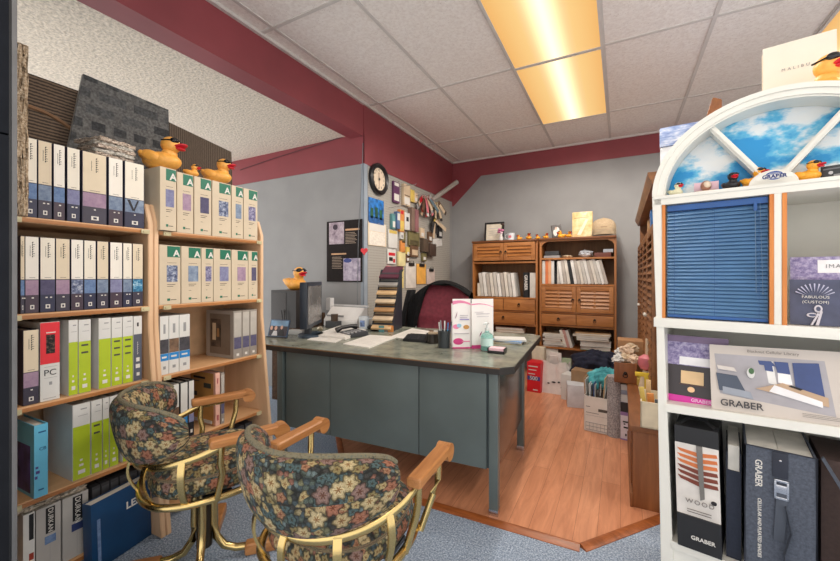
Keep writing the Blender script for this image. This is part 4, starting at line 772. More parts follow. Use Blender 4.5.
# tiered file sorter with folders
p = dk(383, 331); t = thing('file_sorter', 'tall stepped black file sorter at the back of the desk', 'file sorter', (p.x, p.y, DH+.0005), R(12)); fs = t
zt_ = hit(383, 266, p, (0, 1, 0)).z-DH; n = 7; wf = .17
for s in (-wf/2, wf/2): MB().prism([(-.04, 0), (.22, 0), (.22, zt_*.95), (.17, zt_*.95)], s-.002, s+.002, 0, frame((0, 0, 0), (0, 1, 0), (0, 0, 1))).build('side_plate', P('slate_sorter', (40, 46, 54), .4), t)
for k in range(n): MB().box((-wf/2, 0, 0), (wf/2, .15, .003)).build('shelf_plate', P('slate_sorter', (40, 46, 54), .4), t, M=Matrix.Translation((0, -.03+.17*k/(n-1), .012+(zt_-.05)*k/n)) @ Matrix.Rotation(R(32), 4, 'X'))
FM = [C('manila_folder', (206, 172, 128)), SAND, C('kraft_folder', (176, 134, 92)), SAND, C('manila_folder', (206, 172, 128)), C('grey_folder', (150, 146, 142)), C('wine_folder', (90, 44, 60))]
for k in range(n):
    q = thing('file_folder', f'{["manila", "sand", "kraft", "sand", "manila", "grey", "wine red"][k]} folder, {ORD[k]} from the bottom of the file sorter', 'folder', (p.x, p.y, DH), R(12), 'folders in the file sorter')
    Mk = Matrix.Translation((0, -.045+.17*k/(n-1), .022+(zt_-.05)*k/n)) @ Matrix.Rotation(R(32), 4, 'X')
    MB().box((-.08, -.012, .0), (.085, .16, .016), 0, .002).build('folder', FM[k], q, M=Mk); MB().box((-.075, -.006, .002), (.08, .155, .0085)).build('papers', [WCARD, SAND][k % 2], q, M=Mk); MB().box((-.082, .03, .0165), (.088, .12, .019)).build('front_flap', [DARK, C('brown_folder', (88, 72, 60)), DARK][k % 3], q, M=Mk @ Matrix.Rotation(R(-3), 4, 'X'))
for k, (m, lb) in enumerate(((TEAL, 'teal sticky tab at the foot of the file sorter'), (ORG, 'orange sticky tab at the foot of the file sorter'))):
    a = az(383+9*k, 331, DH); tag(MB().box((0, 0, 0), (.045, .004, .05)).build('sticky_tab', m, None, (a.x, a.y-.06, DH+.001), R(12)), lb, 'sticky note')
# dark clutter on the wall counter behind the sorter
p = ax(405, 318, XW+.12); t = thing('wall_phone', 'black telephone with upright handset beside the pegboard, behind the file sorter', 'telephone', (p.x, p.y, p.z-.12), R(80))
MB().box((-.09, -.06, 0), (.09, .06, .05), 0, .01).build('base', BLACK, t); MB().tube([(-.05, -.03, .05), (-.03, 0, .15), (.03, .0, .2), (.06, .01, .18)], [.02, .013, .013, .02], 8).build('handset', BLACK, t); MB().box((.0, -.03, .05), (.05, .03, .12), 0, .008).build('cradle', DARK, t)
zc_ = p.z-.121
t = thing('side_counter', 'narrow pale counter under the pegboard behind the desk', 'counter', (XW+.008, 3.0, 0)); MB().box((0, 0, zc_-.03), (.24, 1.15, zc_), 0, .003).build('counter_top', C('counter_grey', (176, 176, 178)), t); 
for y in (.05, 1.07): MB().box((.02, y, 0), (.22, y+.03, zc_-.03)).build('support', C('counter_grey', (176, 176, 178)), t)
# ------------------------------------------------------------------ burgundy office chair with a jacket
p = Vector((-1.43, 3.17, 0)) 
t = thing('office_chair', 'burgundy tufted high-back office chair behind the desk', 'office chair', p, R(12)); ochair = t
WINE = P('burgundy_upholstery', (128, 50, 64), .75, var=.08, scale=40, bump=.15)
def backsurf(u, v):
    a = 2*math.pi*v; x = math.cos(a); z = math.sin(a); k = 3.2; rr = (abs(x)**k+abs(z)**k)**(-1/k)
    f = math.sin(math.pi*u/1.0); prof = [0, .45, .8, .97, 1, .97, .8, .45, 0]; i = u*8; i0 = min(7, int(i)); s_ = prof[i0]+(prof[i0+1]-prof[i0])*(i-i0); s_ = max(s_, .001)
    X = .25*x*rr*s_; Z = .80+.32*z*rr*s_*1.0; y = .06*math.cos(math.pi*u)
    tuft = .012*math.cos((Z-.5)*2*math.pi/.17) if y < 0 else 0
    return Vector((X*(1-.08*max(0, (Z-.95)/.3)), y+.05*(X/.27)**2*-1-tuft*(1 if u > .5 else 0)*s_, Z))
MB().sheet(backsurf, 16, 40, uvs=(1, 1), closed=True).build('backrest', WINE, t, ang=70)
MB().box((-.26, -.5, .42), (.26, .02, .53), 0, .05, seg=4).build('seat', WINE, t)
for s in (-1, 1): 
    MB().tube([(s*.29, -.05, .45), (s*.32, -.1, .66), (s*.32, -.38, .67), (s*.29, -.42, .48)], .018, 8).build('arm_frame', BLACK, t); MB().box((s*.32-.03, -.36, .665), (s*.32+.03, -.1, .695), 0, .01).build('arm_pad', WINE, t)
MB().cyl((0, -.24, .1), (0, -.24, .42), .03).build('gas_column', BLACK, t)
for k in range(5):
    a = R(72*k+18); lg = MB().tube([(0, -.24, .11), (.16*math.cos(a), -.24+.16*math.sin(a), .10), (.29*math.cos(a), -.24+.29*math.sin(a), .065)], [.024, .02, .016], 8).build('leg', BLACK, t); MB().cyl((.29*math.cos(a)-.02, -.24+.29*math.sin(a), .037), (.29*math.cos(a)+.02, -.24+.29*math.sin(a), .037), .025, 14).build('caster', DARK, lg)
def jacket(u, v):
    x = -.31+.56*u; prof = math.sin(math.pi*min(1, max(0, v)))
    top = 1.125-.13*(abs(x)/.28)**3-.012*math.sin(9*u)
    ln = .02+.60*max(0, 1-u/.40)**1.15+.012*math.sin(14*u)
    if v < .5: k = (.5-v)*2; z = top-.5*k; y = .11+.02*k+.01*math.sin(20*u+3*k)
    else: k = (v-.5)*2; z = top-ln*k; y = -.105+.02*math.sin(16*u+4*k)-.02*k; x -= .04*k*(1-u)
    if abs(v-.5) < .12: y = .10*(-(v-.5)/.12) if abs(v-.5) < .12 else y; z = top+.015*(1-abs(v-.5)/.12)
    return Vector((x, y, z))
JK = weave('black_knit', [(16, 16, 18), (34, 34, 38)], 60, bump=.4)
t = thing('jacket', 'black jacket draped over the top and left side of the burgundy chair', 'jacket', p, R(12)); MB().sheet(jacket, 26, 26, .014).build('cloth', JK, t, ang=80)
def hang(u, v):
    a = 2*math.pi*v; r_ = .045+.012*math.sin(5*a); return Vector((-.315-.03*u+r_*.75*math.cos(a)-.05*math.sin(2*u), -.02+r_*1.4*math.sin(a), 1.06-.52*u))
MB().sheet(hang, 12, 18, closed=True).build('sleeve', JK, t, ang=80)
# ------------------------------------------------------------------ tapestry swivel chairs
def tapestry():
    m, t, b = nt('floral_tapestry', .95); tc = t.nodes.new('ShaderNodeTexCoord'); uv = tc.outputs['UV']
    def vor(sc, w_=0):
        v = node(t, 'ShaderNodeTexVoronoi', Scale=sc); v.voronoi_dimensions = '2D'; v.inputs['Randomness'].default_value = .85; n = node(t, 'ShaderNodeTexNoise', Scale=40); ad = node(t, 'ShaderNodeVectorMath', operation='MULTIPLY_ADD'); link(t, uv, n.inputs['Vector']); link(t, n.outputs['Color'], ad.inputs[0]); ad.inputs[1].default_value = (w_, w_, 0); link(t, uv, ad.inputs[2]); link(t, ad.outputs[0], v.inputs['Vector']); return v, ad
    def flower(sc, petals, size, amp):
        v, ad = vor(sc, .009); sub = node(t, 'ShaderNodeVectorMath', operation='SUBTRACT'); mu = node(t, 'ShaderNodeVectorMath', operation='SCALE'); mu.inputs['Scale'].default_value = 1.0
        link(t, ad.outputs[0], sub.inputs[0]); link(t, v.outputs['Position'], sub.inputs[1]); s = t.nodes.new('ShaderNodeSeparateXYZ'); link(t, sub.outputs[0], s.inputs[0])
        at = node(t, 'ShaderNodeMath', operation='ARCTAN2'); link(t, s.outputs[1], at.inputs[0]); link(t, s.outputs[0], at.inputs[1])
        m1 = node(t, 'ShaderNodeMath', operation='MULTIPLY'); m1.inputs[1].default_value = petals; link(t, at.outputs[0], m1.inputs[0]); c = node(t, 'ShaderNodeMath', operation='COSINE'); link(t, m1.outputs[0], c.inputs[0])
        m2 = node(t, 'ShaderNodeMath', operation='MULTIPLY_ADD'); m2.inputs[1].default_value = -amp; link(t, c.outputs[0], m2.inputs[0]); link(t, v.outputs['Distance'], m2.inputs[2])
        dv = node(t, 'ShaderNodeMath', operation='DIVIDE'); dv.inputs[1].default_value = size; link(t, m2.outputs[0], dv.inputs[0])
        return dv.outputs[0], v.outputs['Color']
    def mix(fac, a, b_):
        mx = t.nodes.new('ShaderNodeMix'); mx.data_type = 'RGBA'; link(t, fac, mx.inputs[0]); link(t, a, mx.inputs[6]); link(t, b_, mx.inputs[7]); return mx.outputs[2]
    v, _ = vor(75, .012); s = t.nodes.new('ShaderNodeSeparateColor'); link(t, v.outputs['Color'], s.inputs[0])
    base = ramp(t, [(0, (60, 62, 60)), (.2, (94, 106, 98)), (.36, (78, 92, 98)), (.5, (132, 130, 100)), (.62, (70, 68, 64)), (.74, (116, 132, 132)), (.86, (166, 152, 116)), (.94, (152, 106, 90))], 'CONSTANT'); link(t, s.outputs[0], base.inputs[0])
    edge = ramp(t, [(.0, (255, 255, 255)), (.5, (225, 225, 225)), (.8, (160, 158, 150))]); mul = node(t, 'ShaderNodeMath', operation='MULTIPLY'); mul.inputs[1].default_value = 1.5; link(t, v.outputs['Distance'], mul.inputs[0]); link(t, mul.outputs[0], edge.inputs[0])
    mm = t.nodes.new('ShaderNodeMix'); mm.data_type = 'RGBA'; mm.blend_type = 'MULTIPLY'; mm.inputs[0].default_value = 1; link(t, base.outputs[0], mm.inputs[6]); link(t, edge.outputs[0], mm.inputs[7]); col = mm.outputs[2]
    for sc, pt, sz, am, cols in ((40, 5, .54, .08, [(186, 170, 130), (150, 138, 100), (84, 108, 116), (170, 128, 104)]), (22, 6, .48, .075, [(206, 192, 154), (176, 122, 102), (198, 180, 142), (150, 124, 122), (212, 198, 162)])):
        f, c = flower(sc, pt, sz, am); sp = t.nodes.new('ShaderNodeSeparateColor'); link(t, c, sp.inputs[0])
        pal = ramp(t, [(i/len(cols), k) for i, k in enumerate(cols)], 'CONSTANT'); link(t, sp.outputs[1], pal.inputs[0])
        shade = ramp(t, [(0, (150, 100, 84)), (.2, (200, 170, 130)), (.36, (255, 250, 240)), (.7, (225, 218, 204)), (.92, (110, 104, 90))]); link(t, f, shade.inputs[0])
        m3 = t.nodes.new('ShaderNodeMix'); m3.data_type = 'RGBA'; m3.blend_type = 'MULTIPLY'; m3.inputs[0].default_value = 1; link(t, pal.outputs[0], m3.inputs[6]); link(t, shade.outputs[0], m3.inputs[7])
        lt = node(t, 'ShaderNodeMath', operation='LESS_THAN'); lt.inputs[1].default_value = 1; link(t, f, lt.inputs[0])
        gt = node(t, 'ShaderNodeMath', operation='GREATER_THAN'); gt.inputs[1].default_value = .38; link(t, sp.outputs[2], gt.inputs[0]); an = node(t, 'ShaderNodeMath', operation='MULTIPLY'); link(t, lt.outputs[0], an.inputs[0]); link(t, gt.outputs[0], an.inputs[1])
        col = mix(an.outputs[0], col, m3.outputs[2])
    n = node(t, 'ShaderNodeTexNoise', Scale=420, Detail=1); link(t, uv, n.inputs['Vector']); r = ramp(t, [(.3, (170, 170, 170)), (.7, (255, 255, 255))]); link(t, n.outputs['Fac'], r.inputs[0])
    m4 = t.nodes.new('ShaderNodeMix'); m4.data_type = 'RGBA'; m4.blend_type = 'MULTIPLY'; m4.inputs[0].default_value = 1; link(t, col, m4.inputs[6]); link(t, r.outputs[0], m4.inputs[7]); link(t, m4.outputs[2], b.inputs['Base Color'])
    bp = node(t, 'ShaderNodeBump', Strength=.35, Distance=.003); link(t, n.outputs['Fac'], bp.inputs['Height']); link(t, bp.outputs[0], b.inputs['Normal']); return m
TAP = tapestry(); PIPE = weave('tapestry_piping', [(56, 56, 50), (120, 112, 90), (76, 86, 82)], 120, bump=.3)
AW = .272; ZA = .575
def chair_back(u, v):
    """curved tub back: u round the sitter, v round the cushion's section"""
    th = R(-153+126*u); e = abs(u-.5)*2; a = 2*math.pi*v
    zb_ = .505+.085*e**2; zt2 = .735-.055*e**4; h = (zt2-zb_)/2; zc = (zt2+zb_)/2
    endf = (1-max(0, (e-.84)/.16)**2)**.5 if e < 1 else 0; endf = max(endf, .02)
    ca, sa = math.cos(a), math.sin(a); k = 2.6; rr = (abs(ca)**k+abs(sa)**k)**(-1/k)
    z = zc+h*sa*rr*(.55+.45*endf); off = .042*ca*rr*endf; r_ = .283+.20*(z-zb_)*(1-.5*e)+off
    return Vector((r_*math.cos(th)*1.0, .05+r_*math.sin(th), z))
def make_chair():
    t = thing('swivel_chair', '', 'chair')
    MB().sheet(chair_back, 56, 36, uvs=(.70, .56), closed=True).build('backrest', TAP, t, ang=180)
    pp = []
    for k in range(41):
        u = .02+.96*k/40; p = chair_back(u, .25); pp.append(p+Vector((0, 0, .002)))
    MB().tube(pp, .0085, 8).build('piping', PIPE, t)
    def seat(u, v):
        a = 2*math.pi*v; k = 2.5; x, y = math.cos(a), math.sin(a); rr = (abs(x)**k+abs(y)**k)**(-1/k)
        pr = [(0, .477), (.12, .478), (.18, .472), (.207, .452), (.217, .42), (.214, .395), (.205, .380), (0, .37)]; i = u*7; i0 = min(6, int(i)); f = i-i0
        r_ = pr[i0][0]+(pr[i0+1][0]-pr[i0][0])*f; z = pr[i0][1]+(pr[i0+1][1]-pr[i0][1])*f; return Vector((r_*x*rr, .02+r_*y*rr, z))
    m_ = MB(); m_.sheet(seat, 21, 48, uvs=(.5, 1.55)); bmu = m_.bm; 
    for f in bmu.faces:
        for l in f.loops:
            c = l.vert.co
            if c.z > .45: l[m_.uv].uv = (c.x+2, c.y+2)
            else: l[m_.uv].uv = (math.atan2(c.y, c.x)*.245+4, c.z+4)
    bmesh.ops.remove_doubles(bmu, verts=bmu.verts[:], dist=1e-5); m_.build('seat', TAP, t, ang=180)
    k = 2.5; rp = []
    for i in range(49):
        a = 2*math.pi*i/48; x, y = math.cos(a), math.sin(a); rr = (abs(x)**k+abs(y)**k)**(-1/k); rp.append((.228*x*rr, .01+.228*y*rr, .368))
    MB().tube(rp, .01, 10, flat=(.013, .013)).build('seat_ring', BRASS, t)
    MB().box((-.2, -.03, .352), (.2, .07, .366)).box((-.05, -.18, .352), (.05, .22, .366)).build('seat_plate', DARK, t)
    ra = [(AW+.012, .12, ZA-.004)]+[(.272*math.cos(R(a)), .035+.272*math.sin(R(a)), .497+.08*(abs(a+90)/90)**2) for s, a in [(0, -2-4.4*q) for q in range(41)]]
    ra = ra + [(-AW-.012, .12, ZA-.004)]
    MB().tube(ra, .01, 8, flat=(.006, .013)).build('back_rail', BRASS, t)
    for a in (-28, -58, -90, -122, -152):
        c, s = math.cos(R(a)), math.sin(R(a)); zr_ = .497+.08*(abs(a+90)/90)**2
        pf = [(.273+.020*math.sin(math.pi*q/10*1.0)**.8*(1-.3*q/10)-.030*(q/10)**2, zr_+.006+(.362-zr_-.006)*q/10) for q in range(11)]
        pg = pf+[(r_-.008, z) for r_, z in reversed(pf)]
        MB().prism(pg, -.0115, .0115, 0, Matrix(((c, 0, s, 0), (s, 0, -c, .028), (0, 1, 0, 0), (0, 0, 0, 1))), bev=.0015).build('strut', BRASS, t)
    for s in (-1, 1):
        ar = MB().box((s*AW-.024, -.02, ZA), (s*AW+.024, .24, ZA+.032), 0, .012, seg=3).cyl((s*AW-.024, .23, ZA+.006), (s*AW+.024, .23, ZA+.006), .03, 18).build('armrest', OAK, t)
        for y0, y1 in ((.02, .03), (.175, .14)):
            MB().tube([(s*AW, y0, ZA+.004), (s*(AW-.001), y0-.004, ZA-.06), (s*(AW-.012), (y0+y1)/2, .47), (s*.230, y1-.02, .362)], .0115, 10).build('arm_post', BRASS, ar)
    MB().lathe([(0, .07), (.03, .07), (.03, .33), (.055, .35), (0, .352)], 18).build('column', P('dark_column', (60, 52, 40), .3, .6), t)
    for q in range(4):
        a = R(90*q+70); c, s = math.cos(a), math.sin(a)
        lg = MB().tube([(c*.034, s*.034, .33), (c*.036, s*.036, .16), (c*.045, s*.045, .10), (c*.075, s*.075, .055), (c*.12, s*.12, .036), (c*.21, s*.21, .030)], .0155, 10).build('leg', BRASS, t)
        Mq = Matrix.Rotation(a, 4, 'Z'); MB().box((.155, -.024, .001), (.345, .024, .05), 0, .014, M=Mq, seg=3).build('foot_pad', OAK, lg)
    return t
def copy_tree(o, parent=None):
    c = o.copy(); COL.objects.link(c)
    if parent: c.parent = parent
    for ch in list(o.children): copy_tree(ch, c)
    return c
c1 = make_chair(); c1['label'] = 'floral tapestry swivel chair with brass frame, left, beside the sample racks'; c1['group'] = 'tapestry swivel chairs'
c1.location = (-1.53, .965, 0); c1.rotation_euler = (0, 0, R(-25))
c2 = copy_tree(c1); c2['label'] = 'floral tapestry swivel chair in the foreground, its back to the viewer'
c2.location = (-.80, .955, 0); c2.rotation_euler = (0, 0, R(3))
# ------------------------------------------------------------------ pine hutches on the back wall
PINE = wood('honey_pine', (150, 92, 44), (196, 132, 74), (1.2, 6, 7), .4); PINEV = wood('honey_pine_upright', (146, 90, 44), (188, 124, 68), (9, 9, .8), .4); PINED = wood('dark_pine_edge', (104, 60, 30), (140, 86, 46), (1.2, 8, 8), .4); BACKP = wood('pine_back_boards', (112, 78, 48), (146, 104, 66), (9, 9, .6), .6)
HUY, HD = 4.56, .33
RING = P('dark_ring_pull', (44, 34, 28), .35, .6)
def hx(u, v=290): return ay(u, v, HUY).x
def hz(u, v): return ay(u, v, HUY).z
def knob(parent, x, y, z):
    MB().lathe([(0, 0), (.012, 0), (.012, .004), (.004, .006), (.004, .012), (0, .012)], 12).tube([(.014*math.sin(2*math.pi*k/14), -.014+.014*math.cos(2*math.pi*k/14), .011) for k in range(15)], .0028, 6).build('ring_pull', RING, parent, M=frame((x, y, z), (1, 0, 0), (0, 0, 1)))
def louvre_door(parent, x0, x1, z0, z1, kx, y=-.0, split=False):
    d = MB(); s = .045; d.box((x0, y-.02, z0), (x0+s, y, z1), 0, .003).box((x1-s, y-.02, z0), (x1, y, z1), 0, .003).box((x0+s, y-.02, z0), (x1-s, y, z0+s), 0, .003).box((x0+s, y-.02, z1-s), (x1-s, y, z1), 0, .003).box((x0+s, y-.004, z0+s), (x1-s, y, z1-s))
    if split: d.box(((x0+x1)/2-.012, y-.017, z0+s), ((x0+x1)/2+.012, y, z1-s), 0, .002)
    o = d.build('door', PINE, parent); n = max(3, int((z1-z0-2*s)/.038)); l = MB()
    for k in range(n):
        z = z0+s+(z1-z0-2*s)*(k+.5)/n; l.box((x0+s, -.003, -.019), (x1-s, .003, .019), 0, 0, Matrix.Translation((0, y-.010, z)) @ Matrix.Rotation(R(-32), 4, 'X'))
    l.build('louvres', PINE, o); knob(o, kx, y-.021, (z0+z1)/2); return o
def drawer(parent, x0, x1, z0, z1, kx=None, y=0):
    o = MB().box((x0, y-.02, z0), (x1, y, z1), 0, .006).build('drawer', PINE, parent); knob(o, kx if kx else (x0+x1)/2, y-.021, (z0+z1)/2+.012); return o
ZTOP = 1.615
xa, xb_, xc_, xd = hx(472.5, 290), hx(537.5, 290), hx(539.5, 290), hx(616.5, 290)
def carcass(t, wd, shelves, zlow=.0):
    for x in (0, wd-.022): MB().box((x, 0, zlow), (x+.022, HD, ZTOP-.02), 0, .002).build('side_panel', PINEV, t)
    MB().box((.022, HD-.012, .33), (wd-.022, HD, ZTOP-.02)).build('back_panel', BACKP, t)
    MB().box((-.0, -.03, ZTOP-.022), (wd, HD, ZTOP), 0, .004).build('top', PINED, t)
    for z in shelves: MB().box((.022, .0, z-.02), (wd-.022, HD-.012, z), 0, .002).build('shelf', PINE, t)
zS = hz(575, 284)
lh = thing('hutch', 'left pine hutch on the back wall with two short louvred doors at its top', 'hutch', (xa, HUY, .0125), 0, 'pine hutches on the back wall'); lw = xb_-xa
z_d0 = hz(500, 262); z_b = hz(500, 298); z_dr1 = hz(500, 311); z_bot = hz(500, 324)
carcass(lh, lw, (z_d0-.01, z_b, z_dr1, z_bot, .36))
louvre_door(lh, .026, lw/2-.002, z_d0+.005, ZTOP-.03, lw/2-.03); louvre_door(lh, lw/2+.002, lw-.026, z_d0+.005, ZTOP-.03, lw/2+.03)
for a, b_ in ((.026, lw/2-.003), (lw/2+.003, lw-.026)): drawer(lh, a, b_, z_dr1+.004, z_b-.024)
drawer(lh, .026, lw-.026, z_bot+.004, z_dr1-.024)
rh = thing('hutch', 'right pine hutch on the back wall with open top shelf and tall louvred doors', 'hutch', (xc_, HUY, .0125), 0, 'pine hutches on the back wall'); rw = xd-xc_
z1 = hz(578, 258.5); z2 = hz(578, 285.5); z3 = hz(578, 314); z4 = hz(578, 327)
carcass(rh, rw, (z1, z2, z3, z4, .36)); MB().prism([(.022, 0), (rw-.022, 0), (rw-.022, -.07), (rw-.045, -.04), (rw-.09, -.018), (.09, -.018), (.045, -.04), (.022, -.07)], 0, .015, 0, frame((0, .015, ZTOP-.022), (1, 0, 0), (0, 0, 1))).build('arched_apron', PINE, rh)
for a, b_, kx in ((.026, rw/2-.002, rw/2-.035), (rw/2+.002, rw-.026, rw/2+.035)): louvre_door(rh, a, b_, z3+.004, z2-.024, kx, split=True); drawer(rh, a, b_, z4+.004, z3-.024)
hb_ = .0125
# books in the hutches
def hbook(x0, z0, wd, h, d, m, label, group, lean=0, y=HUY+.02, name='catalog', parts=True):
    t = thing(name, label, 'catalog', M=Matrix.Translation((x0, y, z0)) @ Matrix.Rotation(R(lean), 4, 'Y'), group=group)
    c = MB().box((0, 0, 0), (wd, .002, h)).box((0, .002, 0), (.0018, d, h)).box((wd-.0018, .002, 0), (wd, d, h)).build('cover', m, t); MB().box((.002, .003, .003), (wd-.002, d-.004, h-.003)).build('pages', WCARD, t); return t
CVS = [P('ivory_cover', (226, 220, 210), .5), P('pale_grey_cover', (206, 202, 196), .5), P('white_cover', (236, 234, 230), .5), P('warm_grey_cover', (190, 182, 174), .5)]
zs_ = z_b+hb_+.001; us = [477+3.6*k for k in range(11)]
for k, u in enumerate(us):
    wd = hx(u+3.1)-hx(u); hbook(hx(u)-.035*(k > 0)*0, zs_+wd*.0+.003, wd*.93, .285+.008*(k % 3)-(.12 if k == 0 else 0), .23, CVS[k % 4] if k else CREAM, f'pale catalog, {ORD[k]} from the left on the left hutch shelf', 'catalogs in the left hutch', lean=-7 if k else 0)
x0 = hx(523); t = hbook(x0, zs_, hx(528)-x0, .30, .24, BLACK, 'black catalog lettered in white near the right end of the left hutch shelf', 'catalogs in the left hutch')
lettering(t, 'GRABER', .05, frame(((hx(528)-x0)*.5, -.0006, .27), (0, 0, -1), (1, 0, 0)), WHITE, 'LEFT', bold=.001)
x0 = hx(529.5); hbook(x0, zs_, hx(535.5)-x0, .295, .24, CVS[1], 'thick pale grey catalog at the right end of the left hutch shelf', 'catalogs in the left hutch')
zr_s = z2+hb_+.001
RC = [CVS[1], P('orange_cover', (214, 120, 70), .5), P('peach_cover', (226, 166, 124), .5), WCARD, BLACK]
u = 542.0
for k in range(20):
    du = 3.0 if k < 5 else 3.45
    wd = (hx(u+du)-hx(u)); ln = 0 if k < 5 else -7-.55*(k-5)
    m = RC[k] if k < 5 else (BLACK if k == 9 else CVS[k % 4]); lb = ['pale grey catalog at the left end of the right hutch shelf', 'orange catalog on the right hutch shelf', 'peach catalog on the right hutch shelf', 'narrow white catalog beside the black one on the right hutch shelf', 'narrow black catalog fifth on the right hutch shelf'][k] if k < 5 else (('thin black catalog among the leaning white ones' if k == 9 else f'white catalog leaning left, {ORD[k]} from the left on the right hutch shelf'))
    hh = .265+.01*(k % 3); hbook(hx(u)-(.0 if k < 5 else .0), zr_s+.002, wd*(.86 if k >= 5 else .95), hh, .22, m, lb, 'catalogs in the right hutch', lean=ln); u += du
# top shelf oddments of the right hutch
zt1 = z1+hb_+.001
for k, (u0, u1, h, m, lb) in enumerate(((543, 559, .03, GREY, 'grey stack of pads at the left of the small top shelf'), (544, 558, .05, DARK, 'dark box on the grey pads, small top shelf'), (561, 571, .035, SAND, 'sand coloured pouch on the small top shelf'), (578, 592, .09, C('clear_grey_bag', (198, 202, 210), rough=.25), 'crumpled clear bag on the small top shelf'), (594, 611, .05, C('red_brown_box', (110, 58, 46)), 'red brown box at the right of the small top shelf'), (603, 613, .035, C('pale_blue_box', (190, 200, 214)), 'pale blue box on the red brown box'))):
    zz = zt1+(.031 if k == 1 else .051 if k == 5 else 0); x0, x1 = hx(u0), hx(u1)
    if k in (2, 3):
        mb = MB(); rnd = random.Random(k); tt = bmesh.new(); bmesh.ops.create_icosphere(tt, subdivisions=3, radius=1, matrix=Matrix.Diagonal(((x1-x0)/2, .07, h/2, 1)))
        for v in tt.verts: v.co *= 1+rnd.uniform(-.16, .16)
        for v in tt.verts: v.co.z = max(-h*.5, v.co.z)+h*.5
        mb._add(tt, 0, None); tag(mb.build('pouch' if k == 2 else 'plastic_bag', m, None, ((x0+x1)/2, HUY+.13, zz), ang=20), lb, 'bag', 'oddments on the small top shelf')
    else: tag(MB().box((0, 0, 0), (x1-x0, .16, h), 0, .004).box((.01, -.001, h*.3), ((x1-x0)*.7, .001, h*.7)).build('box', m, None, (x0, HUY+.05, zz)), lb, 'box', 'oddments on the small top shelf')
# on top of the hutches
ZT = ZTOP+hb_
def ht(u): return hx(u, 242)
p0, p1 = ht(480.5), ht(500); hh = hz(490, 219.5)-hz(490, 240)
t = thing('certificate_frame', 'black framed certificate standing on the left hutch', 'picture frame', (p0, HUY+.16, ZT)); Mf = frame((0, 0, 0), (1, 0, 0), (0, .12, 1)); fw = p1-p0
MB().box((0, 0, -.012), (fw, hh, 0)).build('backing', BLACK, t, M=Mf); MB().box((0, 0, 0), (.02, hh, .012)).box((fw-.02, 0, 0), (fw, hh, .012)).box((.02, 0, 0), (fw-.02, .02, .012)).box((.02, hh-.02, 0), (fw-.02, hh, .012)).build('frame', BLACK, t, M=Mf)
art('certificate', t, [((.02, .02, fw-.02, hh-.02), P('certificate_paper', (224, 214, 196), .5)), ((.06, hh*.68, fw-.07, hh*.71), LGR), ((.05, hh*.55, fw-.05, hh*.565), GREY), ((.06, hh*.45, fw-.06, hh*.465), GREY), ((.05, hh*.35, fw-.08, hh*.365), GREY)], Mf)
x = ht(499.5); t = thing('flower_vase', 'tiny vase of pink and white flowers in front of the certificate', 'flowers', (x, HUY+.07, ZT)); MB().lathe([(.02, 0), (.03, .03), (.014, .07), (.018, .09), (0, .09)], 14).build('vase', P('white_glaze', (226, 222, 220), .3), t)
rnd = random.Random(3); MB().tube([(0, 0, .08), (.01, 0, .19)], .003, 5).tube([(0, 0, .08), (-.015, 0, .14)], .003, 5).build('stems', GRN, t); f = MB()
for k in range(9): f.ell((rnd.uniform(-.035, .03), rnd.uniform(-.02, .02), .12+rnd.uniform(-.02, .03)), (.02, .018, .014), k % 2, seg=8, ring=6)
for k in range(4): f.ell((.01+rnd.uniform(-.02, .02), 0, .20+rnd.uniform(-.015, .02)), (.016, .014, .014), 2, seg=8, ring=6)
f.build('blossoms', [P('pink_petal', (214, 130, 170), .6), P('pale_petal', (232, 200, 214), .6), P('dark_bloom', (60, 44, 40), .6)], t)
x = ht(509.5); t = thing('coffee_mug', 'small white mug on the left hutch between flowers and ducks', 'mug', (x, HUY+.07, ZT)); MB().lathe([(.04, 0), (.044, .09), (.040, .09), (.038, .006), (0, .006)], 20).build('mug', P('mug_white', (220, 226, 232), .3), t); MB().tube([(-.04, 0, .075), (-.07, 0, .07), (-.07, 0, .03), (-.04, 0, .02)], .006, 7).build('handle', P('mug_white', (220, 226, 232), .3), t); MB().box((-.02, -.046, .03), (.015, -.04, .06)).build('print', PNK, t)
for k, (u, L, yw, lb) in enumerate(((518, .07, -120, 'first of the four small ducks right of the white mug on the left hutch'), (527.5, .085, -70, 'second and largest of the four small ducks on the left hutch'), (536.5, .065, -100, 'third of the four small ducks, where the two hutches meet'), (545, .075, -60, 'fourth of the four small ducks, left of the small photo'))):
    duck((ht(u), HUY+.07, ZT), L, R(yw), lb, 'amber', 'small ducks on the hutches')
for u, L, yw, lb in ((561, .09, -150, 'small yellow duck on the right hutch touching the little photo'), (568.5, .08, -60, 'small yellow duck on the right hutch beside the gold box')): duck((ht(u), HUY+.05, ZT), L, R(yw), lb, 'amber', 'small ducks on the hutches')
x = ht(550.5); t = thing('photo_frame', 'small dark tilted photo on the right hutch between the ducks', 'photo frame', (x, HUY+.13, ZT), R(8)); Mf = frame((0, 0, .012), (1, 0, .12), (0, .15, 1)); MB().box((0, 0, -.01), (.115, .155, 0), 0, .002).build('frame', P('brown_black_frame', (48, 36, 32), .4), t, M=Mf); art('photo', t, [((.01, .01, .105, .145), P('sepia_dark', (60, 50, 48), .4)), (oval(.04, .06, .022, .04), WCARD), (oval(.07, .09, .02, .035), WCARD), (oval(.055, .11, .012, .016), P('photo_skin', (216, 172, 150), .4))], Mf)
x0, x1 = ht(571.5), ht(592); hh = hz(580, 211)-hz(580, 237)
